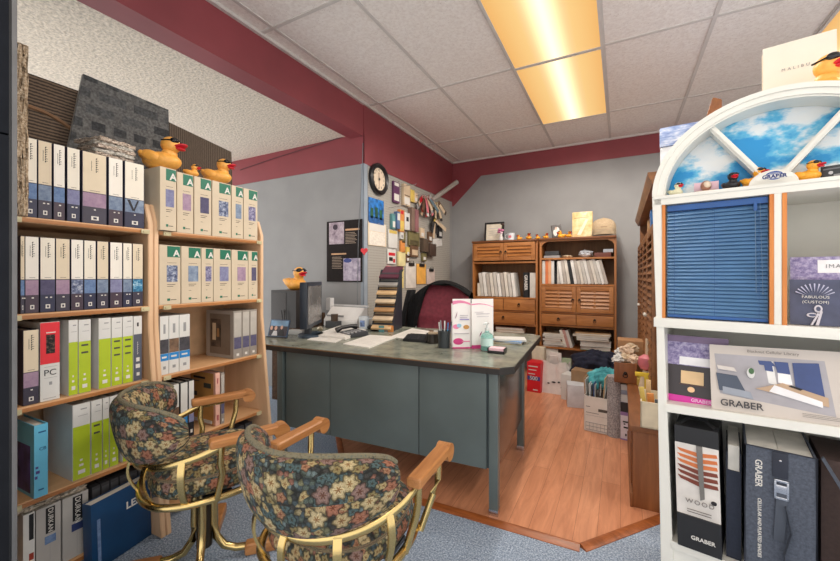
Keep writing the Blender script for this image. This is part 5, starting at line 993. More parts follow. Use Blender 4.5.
t = thing('gold_box', 'shiny pale gold picture box standing on the right hutch left of the cap', 'box', (x0, HUY+.08, ZT)); MB().box((0, 0, 0), (x1-x0, .07, hh), 0, .003).build('box', weave('pale_gold_foil', [(198, 158, 92), (232, 206, 150), (246, 234, 200)], 6, bump=0, rough=.25), t); art('print', t, [([(.02, hh*.75), (x1-x0-.03, hh*.78), (x1-x0-.03, hh*.79), (.02, hh*.77)], P('gold_ink', (150, 110, 60), .4)), ([(.05, .03), (.09, .03), (.17, hh*.7), (.14, hh*.7)], P('foil_pale', (244, 232, 204), .2))], frame((0, -.0005, 0), (1, 0, 0), (0, 0, 1)))
x = ht(603); t = thing('baseball_cap', 'khaki baseball cap with an embroidered crest on the right hutch', 'cap', (x, HUY+.13, ZT), R(4)); KH = weave('khaki_twill', [(170, 146, 116), (200, 178, 148)], 90, bump=.2)
MB().sheet(lambda u, v: Vector((.128*math.sin(math.pi/2*u)*math.cos(2*math.pi*v), .10*math.sin(math.pi/2*u)*math.sin(2*math.pi*v), .085+.125*math.cos(math.pi/2*u)**.75)), 12, 28, .003, uvs=(1, 1), closed=True).sheet(lambda u, v: Vector((.128*math.cos(2*math.pi*v), .10*math.sin(2*math.pi*v), .03+.056*u)), 3, 28, .003, closed=True).ell((0, 0, .211), (.01, .01, .006)).build('crown', KH, t)
MB().sheet(lambda u, v: Vector((.128*math.cos(R(200+140*v))*(1+.04*u), (.10+.085*u*math.sin(math.pi*v)**.7)*math.sin(R(200+140*v)), .082-.068*u)), 8, 24, .004).build('visor', P('khaki_visor', (206, 186, 158), .8), t)
art('crest', t, [(oval(0, 0, .035, .018), P('crest_brown', (120, 96, 72), .7)), ((-.03, -.028, .03, -.022), P('crest_brown', (120, 96, 72), .7)), (oval(0, .002, .018, .009), KH)], frame((0, -.09, .125), (1, 0, 0), (0, .38, 1)))
# --- papers and odds piled in the bottom of the hutches
def pile(u0, u1, z0, n, th, label, cols, group, y=HUY+.01, d=.24, nm='paper_stack', seed=1):
    rnd = random.Random(seed); x0, x1 = hx(u0, 345), hx(u1, 345); z = z0
    for k in range(n):
        t = thing(nm, f'{label}, {ORD[k]} from the bottom', 'papers', ((x0+x1)/2+rnd.uniform(-.02, .02), y+d/2+rnd.uniform(-.015, .015), z), R(rnd.uniform(-7, 7)), group); hw = (x1-x0)/2*rnd.uniform(.82, .98); h = th*rnd.uniform(.7, 1.2)
        MB().box((-hw, -d/2, 0), (hw, d/2, .002)).box((-hw, -d/2, h-.003), (hw, d/2, h-.001)).build('cover', cols[k % len(cols)], t); MB().box((-hw+.003, -d/2+.003, .002), (hw-.003, d/2-.003, h-.003)).build('pages', P('page_block', (212, 206, 198), .8), t); z += h
    return z
zl0 = .36+hb_+.001; GP = 'papers piled in the hutch bottoms'; NEWS = P('newsprint', (196, 184, 168), .8); PC1 = [NEWS, WCARD, SAND, P('rose_grey_paper', (190, 160, 150), .7)]
pile(495, 524, zl0, 8, .026, 'paper pad piled under the left hutch drawers', PC1, GP, seed=4); 
pile(541.5, 563, zl0, 7, .022, 'magazine in the left pile under the right hutch drawers', PC1, GP, seed=5)
for k, u in enumerate((564, 567, 570)): hbook(hx(u, 350), zl0, .03, .20, .2, [CVS[0], P('rose_cover', (190, 140, 130), .5), CVS[1]][k], f'{["ivory", "rose", "pale grey"][k]} book leaning between the paper piles under the right hutch', GP, lean=-16)
z = pile(577, 612, zl0, 2, .06, 'folder in the right pile under the right hutch drawers', [C('bottle_green', (22, 120, 76)), WCARD], GP, seed=6, y=HUY-.03)
z = pile(574, 613, z, 4, .022, 'large paper bundle in the right pile under the right hutch drawers', [SAND, WCARD, NEWS, C('manila_folder', (206, 172, 128))], GP, seed=7, y=HUY-.04)
# ------------------------------------------------------------------ things on the floor along the back
FL = .0125
def fx(u, v): p = az(u, v, FL); return p
def boxat(u0, u1, vb, h, d, m, name, label, cat, rot=0, bev=.003, parts=None, group=None):
    a = fx(u0, vb); dirx = Vector((math.cos(rot), math.sin(rot), 0)); n = Vector((-math.sin(rot), math.cos(rot), 0)); b = hit(u1, vb, a, n); wd = (b-a).dot(dirx)
    t = thing(name, label, cat, (a.x, a.y, FL+.0005), rot, group); MB().box((0, 0, 0), (wd, d, h), 0, bev).build('body', m, t); return t, wd
REDB = P('red_box_card', (214, 30, 44), .4, var=.03)
t, wd = boxat(527, 540.5, 391, .30, .16, REDB, 'carton', 'red carton printed 500 standing by the desk leg', 'box', R(-6))
art('print', t, [((.005, .12, wd-.005, .16), P('blue_print', (60, 70, 150), .4)), ((.015, .255, wd*.8, .265), WCARD), ((.015, .22, wd*.7, .228), WCARD), ((wd*.45, .02, wd*.8, .03), WCARD), ((.015, .18, wd*.6, .188), WCARD)], frame((0, -.001, 0), (1, 0, 0), (0, 0, 1))); lettering(t, '500', .055, frame((wd/2, -.004, .14), (1, 0, 0), (0, 0, 1)), WCARD, 'CENTER', bold=.001)
boxat(528, 541, 384, .37, .10, P('cream_carton', (222, 212, 190), .6), 'carton', 'cream carton behind the red carton', 'box', R(-3))[0].location.y += .2
# white carrier bag
p = fx(554, 394); t = thing('carrier_bag', 'white paper carrier bag slumped on the floor right of the red carton', 'bag', (p.x, p.y+.08, FL), R(-4)); BAG = P('white_bag_paper', (224, 216, 212), .55, var=.04, scale=14, bump=.5)
def bagf(u, v):
    a = 2*math.pi*v; k = 5; x, y = math.cos(a), math.sin(a); rr = (abs(x)**k+abs(y)**k)**(-1/k); z = .30*u
    return Vector((.15*x*rr*(1-.10*u)+.01*math.sin(9*a+4*u)*u, .08*y*rr*(1-.55*u)+.008*math.sin(7*a)*u, z+.02*math.sin(5*a)*u))
MB().sheet(bagf, 12, 48, uvs=(1, 1)).box((-.145, -.075, 0), (.145, .075, .003)).build('bag', BAG, t, ang=50)
MB().tube([(-.06, -.035, .28), (-.055, -.04, .37), (.03, -.04, .375), (.05, -.035, .28)], .006, 6).box((-.05, .0, .26), (.06, .012, .40), 0, .003).build('handle', BAG, t)
art('print', t, [(oval(-.05, .10, .012, .007), INK), (oval(.0, .115, .02, .008), INK), (oval(.05, .12, .012, .008), INK)], frame((0, -.082, 0), (1, 0, 0), (0, .1, 1)))
for k, (u, v, h, m, lb) in enumerate(((562, 384, .26, P('pale_sage_paper', (170, 190, 160), .6), 'pale sage folder poking up behind the white carrier bag'), (549, 380, .40, P('soft_white_card', (232, 228, 222), .6), 'white card standing behind the white carrier bag'), (569, 402, .24, WCARD, 'white box half hidden under the navy garment'), (577, 408, .20, P('pale_blue_grey_card', (206, 208, 214), .6), 'pale box between the navy garment and the file box'))):
    p = fx(u, v); tag(MB().box((-.08, 0, 0), (.08, [.02, .02, .16, .15][k], h), 0, .003).box((-.06, -.0005, h*.6), (.04, 0, h*.65)).build(['folder', 'card', 'box', 'box'][k], m, None, (p.x, p.y+[.12, .12, .04, 0][k], FL), R([8, 3, -14, 10][k])), lb, ['folder', 'card', 'box', 'box'][k])
# heap helper for cloth
def heap(name, label, cat, c, r, m, seed, amp=.2, rot=0, ridges=5, parts=None):
    rnd = random.Random(seed); t = bmesh.new(); bmesh.ops.create_icosphere(t, subdivisions=5, radius=1); ph = [rnd.uniform(0, 6.28) for _ in range(8)]
    for v in t.verts:
        n = v.co.copy(); a = math.atan2(n.y, n.x); f = 1+amp*(.5*math.sin(ridges*a+3*n.z+ph[0])+.35*math.sin(ridges*2*a-4*n.z+ph[1])+.35*math.sin(7*n.x+ph[2]+5*n.y)+.2*math.sin(15*n.y+9*n.z+ph[3])+.15*math.sin(19*n.x+ph[4]))
        v.co = Vector((n.x*f*r[0], n.y*f*r[1], max(n.z, -.55)*f*r[2]))
    zmin = min(v.co.z for v in t.verts)
    for v in t.verts: v.co.z -= zmin
    mb = MB(); mb._add(t, 0, None); o = thing(name, label, cat, c, rot); mb.build('cloth', m, o, ang=180); return o
NV = weave('navy_cloth', [(18, 22, 38), (34, 38, 62)], 40, bump=.3)
boxN, wN = boxat(571, 605, 402, .30, .26, P('brown_carton', (150, 120, 90), .7), 'carton', 'brown carton buried under the navy garment', 'box', R(-8))
p = fx(590, 398); hN = heap('navy_garment', 'navy blue garment heaped over a carton below the right hutch', 'clothing', (p.x+.07, p.y+.06, .262), (.225, .19, .12), NV, 4, .16, R(-10))
def sleeve(u, v):
    a = 2*math.pi*v; r_ = .05+.012*math.sin(4*a+5*u); c = Vector((-.15-.11*u, -.10-.05*u, .09-.24*u)); return c+Vector((r_*math.cos(a), r_*.7*math.sin(a), .03*math.cos(a)))
MB().sheet(sleeve, 12, 16, closed=True).build('sleeve', NV, hN, ang=120)
# file box with folders
t, wd = boxat(584, 609, 430, .001, .36, WCARD, 'file_box', 'white cardboard file box with a printed grid and a hand hole, full of folders', 'file box', R(-7)); fb = t
for ch in list(t.children): bpy.data.objects.remove(ch)
hB = .265; FBX = P('file_box_white', (226, 220, 212), .6, var=.02)
MB().box((0, 0, 0), (wd, .004, hB)).box((0, .36, 0), (wd, .364, hB)).box((0, 0, 0), (.004, .364, hB)).box((wd-.004, 0, 0), (wd, .364, hB)).box((0, 0, 0), (wd, .364, .004)).build('carton', FBX, t)
sh = [((wd*.58, hB*.60, wd*.95, hB*.68), P('hand_hole', (90, 84, 78), .8)), ((wd*.08, hB*.70, wd*.25, hB*.715), INK), ((wd*.08, hB*.53, wd*.6, hB*.54), INK), ((wd*.08, hB*.46, wd*.97, hB*.465), GREY)]
for k in range(7): sh.append(((wd*(.07+.15*k), hB*.05, wd*(.08+.15*k), hB*.25), GREY))
for k in range(3): sh.append(((wd*.07, hB*(.05+.1*k), wd*.97, hB*(.06+.1*k)), GREY))
art('print', t, sh, frame((0, -.0005, 0), (1, 0, 0), (0, 0, 1)), .0002)
for k, (x, h, m, lb) in enumerate(((.02, .40, C('kraft_folder', (176, 134, 92)), 'kraft folder at the left of the white file box'), (.045, .36, WCARD, 'white folder second in the white file box'), (.07, .37, C('deep_blue_folder', (60, 80, 130)), 'blue folder in the white file box'), (.10, .38, DARK, 'dark folder in the white file box'), (.125, .42, C('manila_folder', (206, 172, 128)), 'tall manila folder in the white file box'), (.15, .40, C('kraft_folder', (176, 134, 92)), 'kraft folder next to the teal cloth in the file box'))):
    a = fb.matrix_world @ Vector((0, 0, 0)); q = thing('file_folder', lb, 'folder', (fb.location.x+x*.9, fb.location.y+.05-.12*x, FL+.006), R(-7), 'folders in the white file box'); MB().box((0, 0, 0), (.006, .22, h-.02), 0, .001).build('folder', m, q, M=Matrix.Rotation(R(-4+2*k), 4, 'Y')); MB().box((.007, .01, .01), (.012, .2, h-.035)).build('papers', WCARD, q, M=Matrix.Rotation(R(-4+2*k), 4, 'Y'))
heap('teal_garment', 'teal and aqua cloth bundled on the right of the white file box', 'clothing', (fb.location.x+wd*.85, fb.location.y+.22, .30), (.13, .15, .09), weave('teal_cloth', [(40, 110, 120), (80, 170, 180), (120, 200, 206)], 9, bump=.2), 9, .15)
heap('brown_bag', 'dark brown bag stuffed under the teal cloth in the file box', 'bag', (fb.location.x+wd*.72, fb.location.y+.14, .215), (.09, .10, .06), P('dark_brown_leather', (58, 44, 38), .5), 10, .12)
p = fx(614.5, 437); tag(MB().lathe([(.02, 0), (.052, 0), (.052, .44), (.02, .44)], 22).build('carpet_roll', weave('speckled_grey_carpet', [(110, 106, 108), (160, 156, 158), (210, 204, 202)], 120, bump=.6), None, (p.x, p.y+.03, FL)), 'speckled grey carpet roll standing on end between file box and bench', 'carpet roll')
t, wd = boxat(620.5, 633, 439, .27, .22, P('lilac_white_carton', (222, 214, 222), .5), 'carton', 'small white and purple carton with black script against the bench', 'box', R(-8))
art('print', t, [((0, .20, wd, .27), BLACK), ((0, .175, wd, .2), P('lilac_band', (150, 120, 170), .5)), ((.015, .125, wd*.8, .135), INK), ((.02, .11, wd*.4, .118), INK), ((.02, .085, wd*.7, .095), INK), ((.03, .03, wd*.5, .045), INK), ((0, 0, wd, .008), P('lilac_band', (150, 120, 170), .5))], frame((0, -.0005, 0), (1, 0, 0), (0, 0, 1)))
cz = t.location; zz = FL+.271
for k, (h, m, lb) in enumerate(((.05, WCARD, 'white paper pack on the purple script carton'), (.03, C('dusty_blue_pack', (150, 160, 180)), 'dusty blue pack above the white paper pack'), (.04, WCARD, 'top white pack on the purple script carton'))):
    tag(MB().box((0, 0, 0), (wd*.95, .2, h), 0, .003).box((.01, -.0006, h*.3), (wd*.5, 0, h*.6)).build('paper_pack', m, None, (cz.x+.003, cz.y+.01, zz), R(-8+3*k)), lb, 'paper pack'); zz += h+.001
# ------------------------------------------------------------------ bench, tall louvred hutch and clutter on the right
BX = .055; BY0, BY1 = 2.21, 4.0; BZ = .43
t = thing('low_cabinet', 'long low brown wooden bench cabinet running back along the right side', 'cabinet', (BX, BY0, FL)); CHES = wood('chestnut_wood', (112, 66, 34), (150, 94, 52), (6, 1.2, 6), .45)
MB().box((0, 0, 0), (.60, BY1-BY0, BZ-.03-FL), 0, .003).build('body', wood('chestnut_upright', (118, 68, 34), (158, 98, 54), (7, 7, 1), .45), t); MB().box((-.015, -.012, BZ-.03-FL), (.60, BY1-BY0, BZ-FL), 0, .004).build('top', CHES, t); MB().box((-.012, -.008, 0), (.0, BY1-BY0, .07), 0, .003).build('plinth', CHES, t)
for k in range(3): MB().box((-.008, .06+.58*k, .09), (0, .58+.58*k, BZ-.06), 0, .004).build('door', CHES, t)
HX = .155; HY0, HY1 = 2.45, 4.45; HZ1 = 1.72
t = thing('hutch', 'tall dark hutch with louvred doors seen almost edge on behind the display case', 'hutch', (HX, HY0, BZ)); DP = wood('brown_pine', (104, 64, 34), (150, 98, 54), (4, 2, 4), .45)
hl = HY1-HY0; hh = HZ1-BZ
MB().box((.02, 0, 0), (.36, hl, .02)).box((.34, 0, 0), (.36, hl, hh)).box((.02, 0, 0), (.36, .02, hh)).box((.02, hl-.02, 0), (.36, hl, hh)).box((.02, .02, hh-.24), (.34, hl-.02, hh-.22)).build('carcass', DP, t)
MB().prism([(.04, 0), (.0, .0), (-.006, .02), (-.02, .045), (-.022, .065), (.38, .065), (.38, 0)], 0, hl+.02, 0, Matrix(((1, 0, 0, 0), (0, 0, 1, -.01), (0, 1, 0, hh-.02), (0, 0, 0, 1)))).build('crown_moulding', DP, t)
nd = 4
for k in range(nd):
    y0, y1 = hl*k/nd+.01, hl*(k+1)/nd-.01; zt2 = hh-.24; d = MB().box((0, y0, .03), (.02, y0+.05, zt2), 0, .003).box((0, y1-.05, .03), (.02, y1, zt2), 0, .003).box((0, y0+.05, .03), (.02, y1-.05, .08), 0, .003).box((0, y0+.05, zt2-.05), (.02, y1-.05, zt2), 0, .003).build('door', DP, t); l = MB(); n = 20
    for q in range(n): l.box((-.004, y0+.05, -.022), (.004, y1-.05, .022), 0, 0, Matrix.Translation((.010, 0, .09+(zt2-.15)*(q+.5)/n)) @ Matrix.Rotation(R(32), 4, 'Y'))
    l.build('louvres', DP, d); MB().ell((-.01, y1-.03 if k % 2 == 0 else y0+.03, .5), (.012, .012, .012), seg=10, ring=8).build('knob', P('pale_knob', (206, 200, 190), .3), d)
tag(MB().box((0, 0, 0), (.03, .09, .15), 0, .004).box((-.002, .01, .1), (0, .08, .13), 0).build('blue_can', P('blue_box_print', (40, 110, 180), .4, var=.1), None, (HX+.03, 3.05, BZ+hh-.22)), 'small blue box on the open shelf of the tall louvred hutch', 'box')
for k, (y, h, m, lb) in enumerate(((2.75, .12, SAND, 'sand coloured box on the open shelf of the tall louvred hutch'), (3.5, .14, C('kraft_folder', (176, 134, 92)), 'kraft box at the far end of the tall hutch open shelf'))):
    tag(MB().box((0, 0, 0), (.1, .14, h), 0, .003).box((-.001, .02, .03), (0, .1, .08)).build('box', m, None, (HX+.04, y, BZ+hh-.22)), lb, 'box')
# a drawer full of crumpled paper at the far end of the bench
p = ax(614, 382, BX-.1); DZ = .36
a = az(614, 382, BZ+.0); t = thing('wooden_drawer', 'loose wooden drawer with a ring pull resting at the far end of the bench', 'drawer', (a.x, a.y, BZ+.001), R(0)); wd = .19; dh = .14
b2 = hit(637, 382, a, (0, 1, 0)); wd = b2.x-a.x
MB().box((0, 0, 0), (wd, .02, dh), 0, .003).box((0, .02, 0), (.012, .30, dh)).box((wd-.012, .02, 0), (wd, .30, dh)).box((0, .28, 0), (wd, .30, dh)).box((0, .02, 0), (wd, .3, .01)).build('box', wood('chestnut_upright', (118, 68, 34), (158, 98, 54), (7, 7, 1), .45), t); knob(t, wd*.5, -.002, dh*.5)
rnd = random.Random(12)
for k, (m, lb) in enumerate(((WCARD, 'crumpled white paper at the left of the wooden drawer'), (SAND, 'crumpled tan paper in the middle of the wooden drawer'), (P('pale_peach_paper', (226, 200, 176), .7), 'crumpled peach paper at the right of the wooden drawer'), (WCARD, 'crumpled white paper at the back of the wooden drawer'), (P('pale_peach_paper', (226, 200, 176), .7), 'scrap of pale wrapping on top of the wooden drawer pile'), (SAND, 'crumpled tan wrapping at the top of the wooden drawer pile'))):
    tt = bmesh.new(); bmesh.ops.create_icosphere(tt, subdivisions=3, radius=.045)
    for v in tt.verts: v.co *= 1+rnd.uniform(-.28, .28); v.co.z *= .75
    mb = MB(); mb._add(tt, 0, None); tag(mb.build('crumpled_paper', m, None, (a.x+[.03, wd*.5, wd*.85, .05, wd*.6, wd*.8][k], a.y+[.06, .08, .07, .2, .16, .2][k], BZ+dh+[.01, .02, .02, .04, .07, .08][k]), ang=15), lb, 'paper', 'crumpled papers in the wooden drawer')
tag(MB().box((0, 0, 0), (.2, .18, .25), 0, .004).box((.02, -.001, .14), (.12, 0, .2)).build('carton', P('tan_carton', (178, 132, 92), .7), None, (a.x+.02, a.y+.34, BZ+.001)), 'tan carton behind the wooden drawer', 'box')
# white bin of yellow and orange things on the near end of the bench
q = az(645, 428, BZ); t = thing('white_bin', 'white open bin of rulers and packets on the near end of the bench', 'bin', (q.x-.02, q.y, BZ+.001), R(-3)); bwid = .17
MB().box((0, 0, 0), (bwid, .006, .13)).box((0, .24, 0), (bwid, .246, .13)).box((0, 0, 0), (.006, .246, .13)).box((bwid-.006, 0, 0), (bwid, .246, .13)).box((0, 0, 0), (bwid, .246, .006)).build('bin', P('ivory_plastic', (226, 214, 188), .5), t)
for k, (dx, dy, ln, m, lb, nm) in enumerate(((.02, .05, .25, YL, 'yellow ruler leaning out of the white bin', 'ruler'), (.045, .08, .20, ORG, 'orange packet in the white bin', 'packet'), (.07, .06, .17, C('slate_card2', (84, 96, 110)), 'slate packet in the white bin', 'packet'), (.03, .16, .27, C('pale_wood', (214, 182, 136)), 'pale wooden ruler standing in the white bin', 'ruler'), (.09, .14, .19, YL, 'yellow packet at the back of the white bin', 'packet'))):
    tag(MB().box((0, 0, 0), (.022 if nm == 'ruler' else .03, .012, ln*.72), 0, .002).box((.004, -.0005, ln*.5), (.018, 0, ln*.65)).build(nm, m, None, M=Matrix.Translation((q.x-.02+dx, q.y+dy, BZ+.009)) @ Matrix.Rotation(R(-8+3*k), 4, 'Y')), lb, nm)
q2 = az(641, 395, BZ)
t = thing('figurine', 'small pink and white figure with a yellow sash by the louvred doors', 'figurine', (q2.x+.035, q2.y, BZ+.001))
MB().lathe([(.045, 0), (.05, .05), (.035, .12), (.025, .16), (0, .17)], 14).build('body', C('cream_cloth', (232, 214, 186)), t); MB().lathe([(.04, .17), (.055, .20), (.05, .24), (.02, .26), (0, .26)], 14).build('pink_top', PNK, t); MB().cyl((0, 0, .25), (.0, 0, .36), .012, 10).build('stick', SAND, t); MB().box((-.07, -.06, .13), (.07, -.04, .155), 0, .006).box((-.02, -.062, .02), (.01, -.042, .14), 0, .006).build('sash', C('bright_yellow', (238, 206, 60)), t)
for k, (u, v, m, lb) in enumerate(((636, 385, YL, 'yellow packet lying on the bench left of the figure'), (646, 405, ORG, 'orange box on the bench behind the white bin'))):
    a2 = az(u, v, BZ); tag(MB().box((-.03, -.05, 0), (.05, .05, .05), 0, .004).box((-.01, -.0505, .01), (.03, -.05, .03)).build('packet', m, None, (a2.x+.03, a2.y+.04, BZ+.001), .2), lb, 'packet')
# ------------------------------------------------------------------ white arched display case on the right
CA = R(-11.1); CXD = Vector((math.cos(CA), math.sin(CA), 0)); CYD = Vector((-math.sin(CA), math.cos(CA), 0)); CP = Vector((.130, 1.654, 0))
def cs(u, v, y=0): p = hit(u, v, CP+CYD*y, CYD)-CP; return p.dot(CXD), p.z
WL = P('white_melamine', (232, 230, 222), .35, var=.01); WB = P('white_back', (226, 224, 216), .5, var=.01)
case = thing('display_case', 'white arched display case with a cloud panel and shelves on the right', 'display case', CP, CA)
W = .688; CX0 = -.026; CM = CX0+W/2; ZS = 1.487; RX, RZ = W/2, .305; DPT = .30
def cb(name, a, b, m=WL, bev=.002): return MB().box(a, b, 0, bev).build(name, m, case)
Mz = frame((0, 0, 0), (1, 0, 0), (0, 0, 1))     # drawing plane x,z ; +z of the frame points out of the face
# side panels: upper straight part and slightly splayed lower stile
for s, nm in ((0, 'l'), (1, 'r')):
    f = (lambda x: x) if s == 0 else (lambda x: 2*CM-x)
    pts = [(f(CX0), ZS), (f(-.012), .99), (f(.004), 0), (f(.045), 0), (f(.012), .99), (f(.004), ZS)]
    MB().prism(pts if s == 0 else pts[::-1], -DPT, 0, 0, Mz, bev=.002).build('side_panel', WL, case)
# arch: outer moulding, inner recessed rim
def arch(r0, r1, y0, y1, m, nm, n=48):
    out = [(CM+r1[0]*math.cos(R(180*k/n)), ZS+r1[1]*math.sin(R(180*k/n))) for k in range(n+1)]; inn = [(CM+r0[0]*math.cos(R(180*k/n)), ZS+r0[1]*math.sin(R(180*k/n))) for k in range(n+1)]
    mb = MB(); t = bmesh.new(); g = []
    for o, i in zip(out, inn): g.append([t.verts.new((*i, y0)), t.verts.new((*o, y0)), t.verts.new((*o, y1)), t.verts.new((*i, y1))])
    for a, b in zip(g, g[1:]):
        for q in range(4): t.faces.new((a[q], a[(q+1) % 4], b[(q+1) % 4], b[q]))
    t.faces.new(g[0]); t.faces.new(g[-1][::-1]); bmesh.ops.recalc_face_normals(t, faces=t.faces[:]); mb._add(t, 0, Mz); return mb.build(nm, m, case, ang=50)
arch((RX-.016, RZ-.016), (RX, RZ), -DPT, .0, WL, 'arch_rim'); arch((RX-.036, RZ-.034), (RX-.016, RZ-.016), -DPT, -.006, WL, 'arch_moulding'); arch((RX-.040, RZ-.040), (RX-.036, RZ-.034), -.10, -.012, WL, 'arch_bead')
def sky_panel():
    m, t, b = nt('printed_cloud_panel', .4); co = coords(t, 'Object', (1, 1, 1.6)); n = node(t, 'ShaderNodeTexNoise', Scale=6.5, Detail=5, Roughness=.55); link(t, co, n.inputs['Vector'])
    r = ramp(t, [(.40, (14, 142, 206)), (.46, (96, 184, 222)), (.53, (226, 232, 236)), (.75, (240, 238, 234))]); link(t, n.outputs['Fac'], r.inputs[0]); link(t, r.outputs[0], b.inputs['Base Color']); return m
MB().prism(oval(CM, ZS, RX-.02, RZ-.02, 48, 0, 180), -.113, -.103, 0, Mz).build('cloud_panel', sky_panel(), case)
cb('arch_sill', (CX0+.006, .0, ZS-.034), (2*CM-CX0-.006, DPT, ZS)); cb('sill_lip', (CX0+.004, -.004, ZS-.012), (2*CM-CX0-.004, 0, ZS))
hubx, hubz = CM-.010, ZS
def spoke(a, r0, r1x, r1z):
    p = Vector((hubx+.03*math.cos(R(a)), hubz+.02)); q = Vector((CM+r1x*math.cos(R(a)), ZS+r1z*math.sin(R(a)))); d = (q-p).normalized(); nrm = Vector((-d.y, d.x))*.0095
    MB().prism([p+nrm*-1, q-nrm, q+nrm, p+nrm], -.10, -.03, 0, Mz, bev=.002).prism([p-nrm*.5, q-nrm*.5, q+nrm*.5, p+nrm*.5], -.03, -.024, 0, Mz, bev=.002).build('spoke', WL, case)
spoke(123, 0, RX-.03, RZ-.03); spoke(57, 0, RX-.03, RZ-.03)
hub = MB().prism(oval(hubx, hubz, .060, .047, 28, 0, 180), -.10, -.018, 0, Mz, bev=.002).build('hub', WL, case)
BLO = P('logo_blue', (30, 74, 150), .35)
lg = art('logo_oval', hub, [(oval(hubx, hubz+.021, .021, .0135), BLO), ((hubx-.016, hubz+.025, hubx+.016, hubz+.0262), WHITE), ((hubx-.012, hubz+.0285, hubx+.012, hubz+.0293), WHITE), ((hubx-.042, hubz+.0115, hubx+.042, hubz+.0235), WL)], Matrix.Translation((0, -.018, 0)) @ Mz)
lettering(lg, 'GRABER', .0155, Matrix.Translation((hubx, hubz+.0172, .0028)), P('logo_navy', (24, 44, 110), .4), 'CENTER', bold=.0006); lg.parent = hub
# frame between blind bay and open bay, rails and shelves
zr0 = 1.035
cb('mullion', (CM-.009, 0, zr0), (CM+.009, DPT, ZS-.034)); cb('rail', (CX0+.006, -.006, zr0-.034), (2*CM-CX0-.006, DPT, zr0)); 
cb('back_panel', (.006, DPT, 0), (2*CM-.006, DPT+.008, ZS), WB); cb('bay_back', (.006, .10, zr0), (CM-.01, .105, ZS-.034), WB)
ORW = wood('orange_wood_strip', (196, 112, 44), (228, 146, 72), (14, 14, 1), .4)
for x0, x1 in ((.006, .0155), (.298, .3085), (.3275, .339), (2*CM-.016, 2*CM-.006)): cb('wood_strip', (x0, -.002, zr0), (x1, .03, ZS-.035), ORW, .001)
def sloped(z, nm, m=WL, dz=.022, th=.03): MB().prism([(.014, z-th), (2*CM-.014, z-th+dz*1.4), (2*CM-.014, z+dz*1.4), (.014, z)], -DPT, .004, 0, Mz, bev=.002).build(nm, m, case)
sloped(.7205, 'shelf'); cb('bottom_shelf', (.03, .0, .20), (2*CM-.03, DPT, .222)); cb('kick_board', (.03, .012, 0), (2*CM-.03, .03, .20))
cb('bay_floor_strip', (.034, -.002, .196), (2*CM-.034, .004, .224), WB)
cm = case.matrix_world
def C3(x, y, z): return CP+CXD*x+CYD*y+Vector((0, 0, z))
def cthing(name, label, cat, x, y, z, rot=0, group=None): p = C3(x, y, z); return thing(name, label, cat, p, CA+rot, group)
# blue mini blind
bx0, bx1 = .0205, .2955; t = cthing('window_blind', 'closed blue mini blind mounted in the left bay of the display case', 'blind', bx0, .012, 0); bw = bx1-bx0
BLU = P('blue_slat', (112, 160, 206), .25, .1, var=.03); BLD = P('blue_rail', (28, 82, 148), .35)
MB().box((0, 0, 1.428), (bw, .022, 1.449), 0, .002).build('headrail', BLD, t); MB().box((0, .002, zr0+.004), (bw, .02, zr0+.015), 0, .002).build('bottom_rail', BLD, t)
sl = MB(); n = 29; zt_, zb_ = 1.426, zr0+.017
for k in range(n):
    z = zt_-(zt_-zb_)*((k+.5)/n)
    Ms = Matrix.Translation((0, .011, z)) @ Matrix.Rotation(R(56), 4, 'X')
    sl.sheet(lambda u, v: Vector((bw*u, -.009+.018*v, .0026*math.sin(math.pi*v))), 1, 4, .0006, 0, Ms)
sl.build('slats', BLU, t, ang=60)
MB().cyl((bw*.885, -.004, 1.43), (bw*.895, -.004, zr0+.10), .0012, 6).build('wand', P('wand_grey', (90, 120, 150), .3), t); MB().cyl((bw*.93, -.004, 1.43), (bw*.955, -.004, zr0+.10), .0008, 5).ell((bw*.955, -.004, zr0+.098), (.003, .003, .004), seg=8, ring=6).build('pull_cord', P('wand_grey', (90, 120, 150), .3), t); MB().box((bw*.87, -.006, 1.405), (bw*.905, 0, 1.432), 0, .002).build('tilt_clip', BLD, t)
for x in (.08, .5, .92): MB().box((bw*x, .0005, zb_), (bw*x+.001, .0012, zt_)).build('ladder_tape', BLD, t)
# toys on the arch sill
def sill(u, y=-.0): return cs(u, 188, y)[0]
yS = .05
def sduck(u, L, yaw, kind, lb): x = cs(u, 187, yS)[0]; p = C3(x, yS, ZS); return duck(p, L, CA+R(yaw), lb, kind, 'small toys on the arch sill')
sduck(676, .052, -50, 'white', 'tiny pale duck with dark eyes, leftmost on the arch sill'); sduck(731.5, .062, -75, 'black', 'tiny black duck on the arch sill between ball and yellow duck'); sduck(754, .068, -40, 'amber', 'small orange duck with a red beak left of the arch logo'); sduck(807, .068, -35, 'amber', 'small orange duck with a red beak right of the arch logo')
x = cs(706, 188, yS)[0]; t = cthing('golf_ball_stand', 'brown ball ornament on a small wooden plinth, arch sill', 'ornament', x, yS, ZS); MB().box((-.028, -.016, 0), (.028, .016, .008), 0, .001).build('plinth', SAND, t); MB().ell((0, -.004, .026), (.0165, .0165, .0185)).build('ball', P('ball_brown', (170, 120, 100), .4), t); MB().ell((.003, -.012, .028), (.012, .011, .013)).build('ball_face', P('ball_ivory', (226, 206, 184), .4), t)
tag(MB().box((-.036, 0, 0), (.036, .003, .045), 0, .001).box((-.03, -.0004, .03), (.02, 0, .033)).build('pink_card', P('pink_white_card', (236, 200, 214), .5), None, C3(x, yS+.022, ZS), CA+R(4)), 'pale pink card propped behind the ball ornament on the arch sill', 'card')
tag(MB().box((-.012, 0, 0), (.012, .012, .012), 0, .002).build('black_cube', BLACK, None, C3(x-.028, yS+.008, ZS), CA), 'tiny black cube beside the ball ornament plinth', 'ornament')
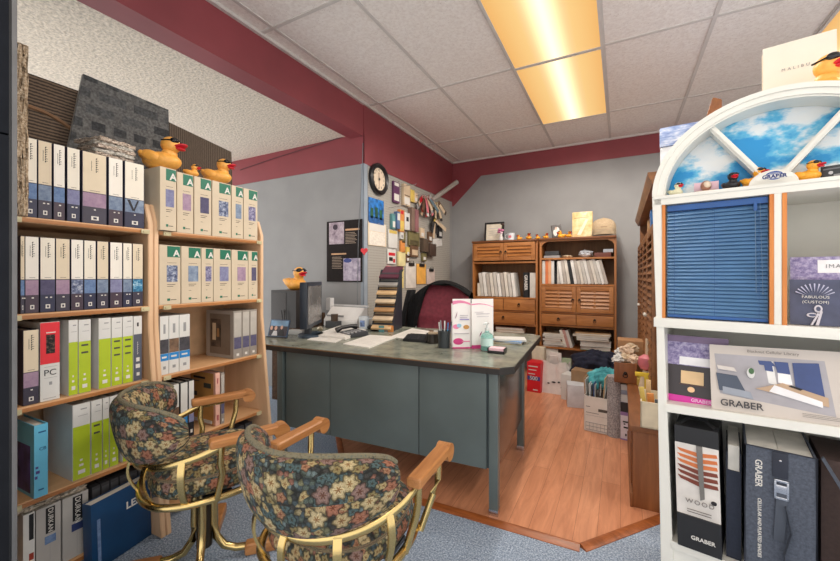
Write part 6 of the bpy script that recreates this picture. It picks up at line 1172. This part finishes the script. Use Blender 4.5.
x = cs(826, 180, yS)[0]; t = cthing('card_box', 'small dark grey box with a pale spot at the right of the arch sill', 'box', x-.012, yS, ZS, R(-12)); MB().box((0, 0, 0), (.05, .03, .042), 0, .001).build('box', DARK, t); art('print', t, [(oval(.022, .02, .005, .005), P('pale_spot', (200, 200, 206), .4)), ((.028, .006, .045, .014), GREY), ((.006, .03, .044, .034), P('dim_grey', (110, 112, 118), .5))], frame((0, -.0004, 0), (1, 0, 0), (0, 0, 1)))
# brochures in the open bay
def brochure(x0, z0, wd, h, y, label, shapes, lean=6, rot=0, th=.006, group=None, name='brochure', edge=WCARD, roll=0):
    t = cthing(name, label, 'brochure', x0, y, z0, rot, group); Mb_ = frame((0, 0, 0), (1, 0, 0), (0, math.sin(R(lean)), math.cos(R(lean)))) @ Matrix.Rotation(R(roll), 4, 'Z')
    MB().box((0, 0, -th), (wd, h, 0)).build('cover', edge, t, M=Mb_); art('print', t, shapes, Mb_); return t, Mb_
VIO = weave('violet_damask', [(96, 86, 130), (150, 140, 178), (196, 188, 210)], 60, bump=0); VIO2 = weave('grey_violet_drape', [(150, 142, 156), (206, 200, 208)], 10, (1, 1, 4), bump=0); IMW = P('imprint_white', (236, 234, 236), .4)
wI = .24; hI = .215
t, Mb_ = brochure(.352, zr0+.002, wI, hI, .05, 'lilac damask brochure titled on a white plate in the right bay of the case', [((0, hI*.60, wI, hI), VIO), ((0, 0, wI, hI*.60), VIO2), ((wI*.26, hI*.76, wI, hI*.95), IMW), ([(wI*.3, hI*.36), (wI, hI*.44), (wI, hI*.42), (wI*.3, hI*.32)], P('drape_fold', (236, 232, 234), .5))])
lettering(t, 'IMAGINE', .017, Mb_ @ Matrix.Translation((wI*.33, hI*.855, .003)), GREY, 'LEFT', space=1.25)
wF = .112; hF = .142; NIGHT = P('night_blue', (70, 74, 100), .35, var=.12, scale=20)
sh = [((0, 0, wF, hF), NIGHT)]
for k in range(11): 
    a = R(22+13.6*k); sh.append(([(wF*.5+.022*math.cos(a), hF*.60+.018*math.sin(a)), (wF*.5+.046*math.cos(a+.04), hF*.62+.042*math.sin(a+.04)), (wF*.5+.046*math.cos(a-.04), hF*.62+.042*math.sin(a-.04))], P('ray_lilac', (190, 190, 216), .4)))
SCR = P('scroll_silver', (206, 200, 208), .4); sh += [(oval(wF*.56, hF*.36, .009, .012), SCR), (oval(wF*.56, hF*.36, .005, .007), NIGHT), (oval(wF*.44, hF*.22, .012, .007), SCR), (oval(wF*.44, hF*.22, .008, .004), NIGHT), ([(wF*.5, 0), (wF*.56, 0), (wF*.64, hF*.3), (wF*.6, hF*.34)], SCR), ([(wF*.4, 0), (wF*.44, 0), (wF*.58, hF*.25), (wF*.54, hF*.27)], SCR)]
t, Mb_ = brochure(.348, zr0+.002, wF, hF, .03, 'small night blue brochure with a radiating fan in front of the lilac one', sh)
lettering(t, 'FABULOUS', .0115, Mb_ @ Matrix.Translation((wF*.5, hF*.61, .014)), WHITE, 'CENTER', space=1.1); lettering(t, '(CUSTOM)', .0115, Mb_ @ Matrix.Translation((wF*.5, hF*.50, .014)), WHITE, 'CENTER', space=1.1)
# middle shelf: brochures leaning
zM = .722
w1, h1 = .185, .245
t, Mb_ = brochure(.012, zM, w1, h1, .055, 'dark brochure with a magenta foot behind the big cream board, middle shelf', [((0, 0, w1, h1), P('brown_black_cover', (50, 42, 46), .35)), ((0, h1*.55, w1, h1), VIO), ((0, h1*.9, w1, h1), P('drape_mauve', (120, 100, 130), .5)), ((w1*.22, h1*.56, w1, h1*.68), IMW), ((w1*.25, h1*.28, w1*.62, h1*.47), P('lamp_cream', (220, 186, 140), .4)), ((w1*.22, h1*.26, w1*.65, h1*.275), P('dark_wood_print', (80, 50, 40), .4)), (oval(w1*.42, h1*.2, w1*.06, h1*.04), P('lamp_glow', (240, 196, 150), .4)), ((0, 0, w1, h1*.095), P('magenta_band', (214, 40, 160), .35))], 10)
lettering(t, 'GRABER', .0165, Mb_ @ Matrix.Translation((w1*.42, h1*.05, .0055)), P('pale_magenta', (250, 190, 230), .4), 'LEFT', bold=.0004)
q0 = cs(716, 409, .02); q1 = cs(842, 425, .02); w2 = .33; h2 = .222; BD_ = P('board_greige', (206, 196, 188), .4, var=.01)
sky_w = P('room_wall_print', (170, 166, 172), .4); 
def q4(a, b, c, d): return [(x*w2, z*h2) for x, z in (a, b, c, d)]
shp = [((0, 0, w2, h2), BD_), (q4((.075, .25), (.90, .12), (.86, .86), (.04, .86)), sky_w), (q4((.46, .48), (.52, .46), (.50, .80), (.44, .80)), P('window_white_print', (226, 224, 222), .4)), (q4((.40, .74), (.52, .73), (.49, .80), (.39, .80)), P('blue_shade_print', (60, 78, 130), .4)), (q4((.44, .66), (.50, .65), (.49, .80), (.43, .80)), P('blue_shade_print', (60, 78, 130), .4)), (q4((.53, .64), (.62, .63), (.61, .80), (.51, .80)), P('blue_shade_print', (60, 78, 130), .4)), (q4((.65, .44), (.84, .36), (.82, .82), (.64, .80)), P('blue_shade_print', (60, 78, 130), .4)), (q4((.53, .50), (.63, .48), (.62, .63), (.53, .64)), IMW), (q4((.07, .30), (.30, .25), (.22, .54), (.05, .56)), P('bed_dark_print', (70, 80, 98), .4)), (q4((.10, .26), (.34, .22), (.32, .32), (.10, .36)), P('bed_light_print', (150, 156, 168), .4)), (q4((.36, .38), (.86, .24), (.86, .36), (.56, .50)), P('floor_tan_print', (190, 160, 132), .4)), (q4((.46, .36), (.82, .22), (.82, .30), (.50, .46)), IMW), (q4((.60, .46), (.68, .42), (.70, .44), (.62, .48)), INK), (oval(.33*w2, .6*h2, .010, .017), P('vase_print', (222, 222, 220), .4)), (oval(.335*w2, .63*h2, .007, .010), GRN), (q4((.07, .62), (.22, .60), (.20, .66), (.06, .68)), P('lamp_print', (214, 206, 200), .4))]
t, Mb_ = brochure(q0[0]-.012, zM+.006, w2, h2, .015, 'big cream board picturing a room with blue shades, leaning on the middle shelf', shp, 14, R(-2), .012, edge=P('board_edge_grey', (176, 168, 162), .5), roll=2.5)
lettering(t, 'Blackout Cellular Library', .0125, Mb_ @ Matrix.Translation((w2*.5, h2*.925, .0105)), P('taupe_ink', (120, 110, 104), .5), 'CENTER'); lettering(t, 'GRABER', .030, Mb_ @ Matrix.Translation((w2*.075, h2*.115, .0105)), P('charcoal_ink', (60, 58, 62), .5), 'LEFT', bold=.0004)
for k in range(3): MB().box((w2*.68, h2*(.07+.02*k), .010), (w2*(.94), h2*(.075+.02*k), .0106)).build('small_print', P('taupe_ink', (120, 110, 104), .5), t, M=Mb_)
x = .45; t, Mb_ = brochure(.455, zM+.02, .17, .20, .06, 'brown photo brochure at the right end of the middle shelf', [((0, 0, .17, .20), P('print_brown', (90, 66, 52), .4, var=.4, scale=24)), ((0, .0, .17, .07), P('print_orange', (214, 128, 64), .4)), ((.02, .10, .10, .14), P('print_tan', (206, 170, 130), .4))], 12)
# lower bay: sample cases
MBK = P('matt_black_card', (30, 30, 33), .5)
wW = .125; hW = .428
t = cthing('sample_case', 'tall narrow sample box picturing orange wood slats over a black foot', 'sample box', .055, .0, .223, R(-2)); Mw = Matrix.Rotation(R(-1.5), 4, 'Y')
MB().box((0, 0, 0), (wW, .22, hW), 0, .003).build('box', MBK, t, M=Mw)
fr = Mw @ frame((0, -.0003, 0), (1, 0, 0), (0, 0, 1)); shp = [((0, hW*.27, wW, hW*.86), P('warm_white_print', (222, 216, 210), .4)), ((0, hW*.86, wW, hW), MBK)]
for k in range(6): shp.append(([(wW*.05, hW*(.815-.045*k)), (wW*.55, hW*(.80-.047*k)), (wW*.95, hW*(.815-.05*k)), (wW*.97, hW*(.79-.05*k)), (wW*.55, hW*(.765-.047*k)), (wW*.12, hW*(.79-.045*k))], P('slat_print_%d' % (k//3), [(210, 118, 66), (122, 60, 44)][k//3], .35)))
shp += [([(wW*.50, hW*.86), (wW*.64, hW*.86), (wW*.66, hW*.44), (wW*.56, hW*.42)], P('tape_print_grey', (120, 116, 112), .4)), (oval(wW*.86, hW*.425, .008, .006), INK), ((0, 0, wW, hW*.27), MBK)]
art('print', t, shp, fr); lettering(t, 'WOOD', .021, fr @ Matrix.Translation((wW*.22, hW*.395, .0075)), P('taupe_ink', (120, 110, 104), .5), 'LEFT', space=1.3); lettering(t, 'GRABER', .0185, fr @ Matrix.Translation((wW*.32, hW*.10, .0075)), WHITE, 'LEFT', bold=.0004)
for k in range(2): MB().box((wW*.25, hW*(.325-.02*k), .006), (wW*.8, hW*(.33-.02*k), .0072)).build('small_print', P('taupe_ink', (120, 110, 104), .5), t, M=fr)
MB().tube([(wW*.1, .03, hW), (wW*.3, .05, hW+.018), (wW*.7, .05, hW+.018), (wW*.95, .03, hW)], .006, 8, flat=(.012, .003)).build('handle', MBK, t, M=Mw)
# big denim blue case
DEN = weave('slate_blue_canvas', [(64, 70, 82), (92, 98, 112)], 110, bump=.15, rough=.8); DNV = P('navy_binding', (40, 44, 58), .6)
xg = .238; wG = .165; hG = .415; t = cthing('sample_case', 'big slate blue canvas sample case with a buckled strap and white lettering', 'sample case', xg, -.01, .223); 
MB().box((0, 0, 0), (wG, .004, hG), 0, .001).box((0, .004, 0), (.005, .26, hG)).box((wG-.005, .004, 0), (wG, .26, hG)).box((0, .0, 0), (wG, .26, .005)).build('canvas', DEN, t); MB().box((.006, .005, .006), (wG/2-.002, .25, hG-.004)).box((wG/2, .005, .006), (wG-.006, .25, hG-.006)).build('pages', P('ivory_pages', (222, 218, 210), .7), t)
bd = MB().tube([(0, -.001, 0), (0, -.001, hG), (wG, -.001, hG), (wG, -.001, 0), (0, -.001, 0)], .0035, 6).build('binding', DNV, t)
MB().box((wG*.40, -.0045, hG*.80), (wG*.62, 0, hG*.99), 0, .001).build('strap_patch', DNV, t); st = MB().box((wG*.44, -.007, hG*.32), (wG*.60, -.003, hG*.72), 0, .001).build('strap', P('webbing_grey', (74, 80, 92), .7), t, M=Matrix.Rotation(R(3), 4, 'Y') @ Matrix.Translation((-.012, 0, .004))); MB().tube([(wG*.58, -.006, hG*.6), (wG*.66, -.014, hG*.42), (wG*.56, -.014, hG*.25), (wG*.60, -.008, .02)], .01, 6, flat=(.013, .002)).build('loose_strap', P('webbing_grey', (74, 80, 92), .7), t)
bk_ = MB(); x0, x1, z0, z1 = wG*.42, wG*.63, hG*.64, hG*.79
bk_.box((x0, -.010, z0), (x1, -.004, z0+.008), 0, .002).box((x0, -.010, z1-.008), (x1, -.004, z1), 0, .002).box((x0, -.010, z0), (x0+.006, -.004, z1), 0, .002).box((x1-.006, -.010, z0), (x1, -.004, z1), 0, .002).box((x0+.003, -.0085, (z0+z1)/2-.012), (x1-.003, -.0045, (z0+z1)/2+.014), 0, .002); bk_.build('buckle', CHROME, t); MB().ell((wG*.51, -.005, hG*.93), (.004, .003, .004), seg=10, ring=8).build('rivet', CHROME, t)
lettering(t, 'GRABER', .024, frame((wG*.20, -.0006, hG*.90), (0, 0, -1), (1, 0, 0)), WHITE, 'LEFT', bold=.0003); lettering(t, 'CELLULAR AND PLEATED SHADES', .0125, frame((wG*.215, -.0006, hG*.60), (0, 0, -1), (1, 0, 0)), WHITE, 'LEFT', bold=.0002)
t = cthing('sample_case', 'dark canvas case standing edge on between the wood box and the slate blue case', 'sample case', .190, .03, .223, R(0)); MB().box((0, 0, 0), (.040, .004, .30), 0, .001).box((0, .004, 0), (.004, .24, .36)).box((.036, .004, 0), (.040, .24, .36)).box((0, 0, 0), (.04, .24, .004)).build('canvas', P('ink_blue_canvas', (46, 52, 68), .8, bump=.1, scale=90), t); MB().box((.005, .006, .005), (.035, .22, .385)).build('pages', P('ivory_pages', (222, 218, 210), .7), t)
t = cthing('sample_case', 'brown black case with a grey shoulder strap at the right of the lower shelf', 'sample case', .415, .0, .223, R(0)); MB().box((0, .02, 0), (.14, .24, .41), 0, .004).build('canvas', P('brown_black_canvas', (66, 50, 46), .8, bump=.1, scale=90), t); MB().tube([(.0, -.002, .42), (.04, -.012, .34), (.055, -.018, .22), (.06, -.012, .10), (.03, -.01, .01)], .01, 8, flat=(.016, .003)).build('shoulder_strap', P('webbing_grey', (74, 80, 92), .7), t); MB().tube([(.052, -.024, .26), (.06, -.026, .18), (.062, -.022, .11)], .016, 10, flat=(.022, .007)).build('strap_pad', P('pad_grey', (96, 98, 104), .7), t); lettering(t, 'GRABER', .022, frame((.09, .0195, .36), (0, 0, -1), (1, 0, 0)), P('dim_white', (190, 184, 180), .5), 'LEFT')
# on top of the arch
zt_ = ZS+RZ
def ctop(u, v, y): x, z = cs(u, v, y); return x, z
xm0, zm1 = cs(763, 47, .30); xm1, _ = cs(838, 30, .30); ztop = ZS+RZ*math.sqrt(max(0, 1-((xm0+.03-CM)/RX)**2))
t = cthing('sample_book', 'large cream sample book titled Malibu standing on top of the arched case', 'book', xm0, .30, ZS+RZ-.03, 0); wM = xm1-xm0; hM = zm1-(ZS+RZ-.03)
Mm = frame((0, 0, 0), (1, 0, 0), (0, .06, 1)); MB().box((0, 0, -.05), (wM, hM, -.047)).box((0, 0, -.003), (wM, hM, 0), 0, .001).build('cover', P('malibu_cream', (232, 226, 212), .5, var=.01), t, M=Mm); MB().box((.002, .002, -.047), (wM-.002, hM-.004, -.003)).build('pages', P('tan_pages', (206, 172, 132), .7, var=.06), t, M=Mm); lettering(t, 'MALIBU', .0145, Mm @ Matrix.Translation((wM*.46, hM*.66, .0006)), GREY, 'CENTER', space=1.7)
xd_, zd_ = cs(814, 84, .22); d_ = duck(C3(xd_+.006, .215, ZS+RZ-.022), .165, CA+R(-48), 'yellow rubber duck in sunglasses on top of the white arched case')
xp, zp = cs(668, 140, .30)
# plastic wrapped package lying on the tall hutch, wooden slat behind
a = ray(670, 150); pk = hit(660, 150, (0, 2.75, 0), (0, 1, 0)); HT = BZ+hh*0+HZ1-BZ+.07
t = thing('wrapped_pack', 'blue and white plastic wrapped pack lying on the tall hutch behind the arch', 'pack', (ay(660, 140, 2.62).x+.06, 2.62, HZ1+.047), R(-6)); k1 = ay(660, 128, 2.62)
zz0 = HZ1+.047; hP = max(.1, k1.z-zz0)
MB().box((-.06, 0, 0), (.40, .30, hP*.62), 0, .02, seg=3).build('pack', P('clear_wrap', (206, 210, 216), .2, var=.12, scale=16, bump=.4), t); MB().box((-.062, -.002, hP*.62), (.40, .30, hP), 0, .008).build('blue_top', weave('blue_white_print', [(70, 90, 160), (150, 170, 210), (232, 234, 240)], 10, (1, 1, 4), bump=0, rough=.3), t)
p = ay(708, 110, 2.55); p2 = ay(713, 97, 2.55); p3 = ay(722, 99, 2.55); p4 = ay(700, 122, 2.55); zb2 = HZ1+.047
t = thing('wood_offcut', 'brown wooden offcut leaning up behind the arch on the tall hutch', 'wood', (p.x, 2.57, zb2))
MB().prism([(p4.x-p.x-.05, 0), (p3.x-p.x+.0, 0), (p3.x-p.x, p3.z-zb2), (p2.x-p.x, p2.z-zb2)], -.02, .02, 0, frame((0, 0, 0), (1, 0, 0), (0, 0, 1)), bev=.003).build('plank', CHES, t)
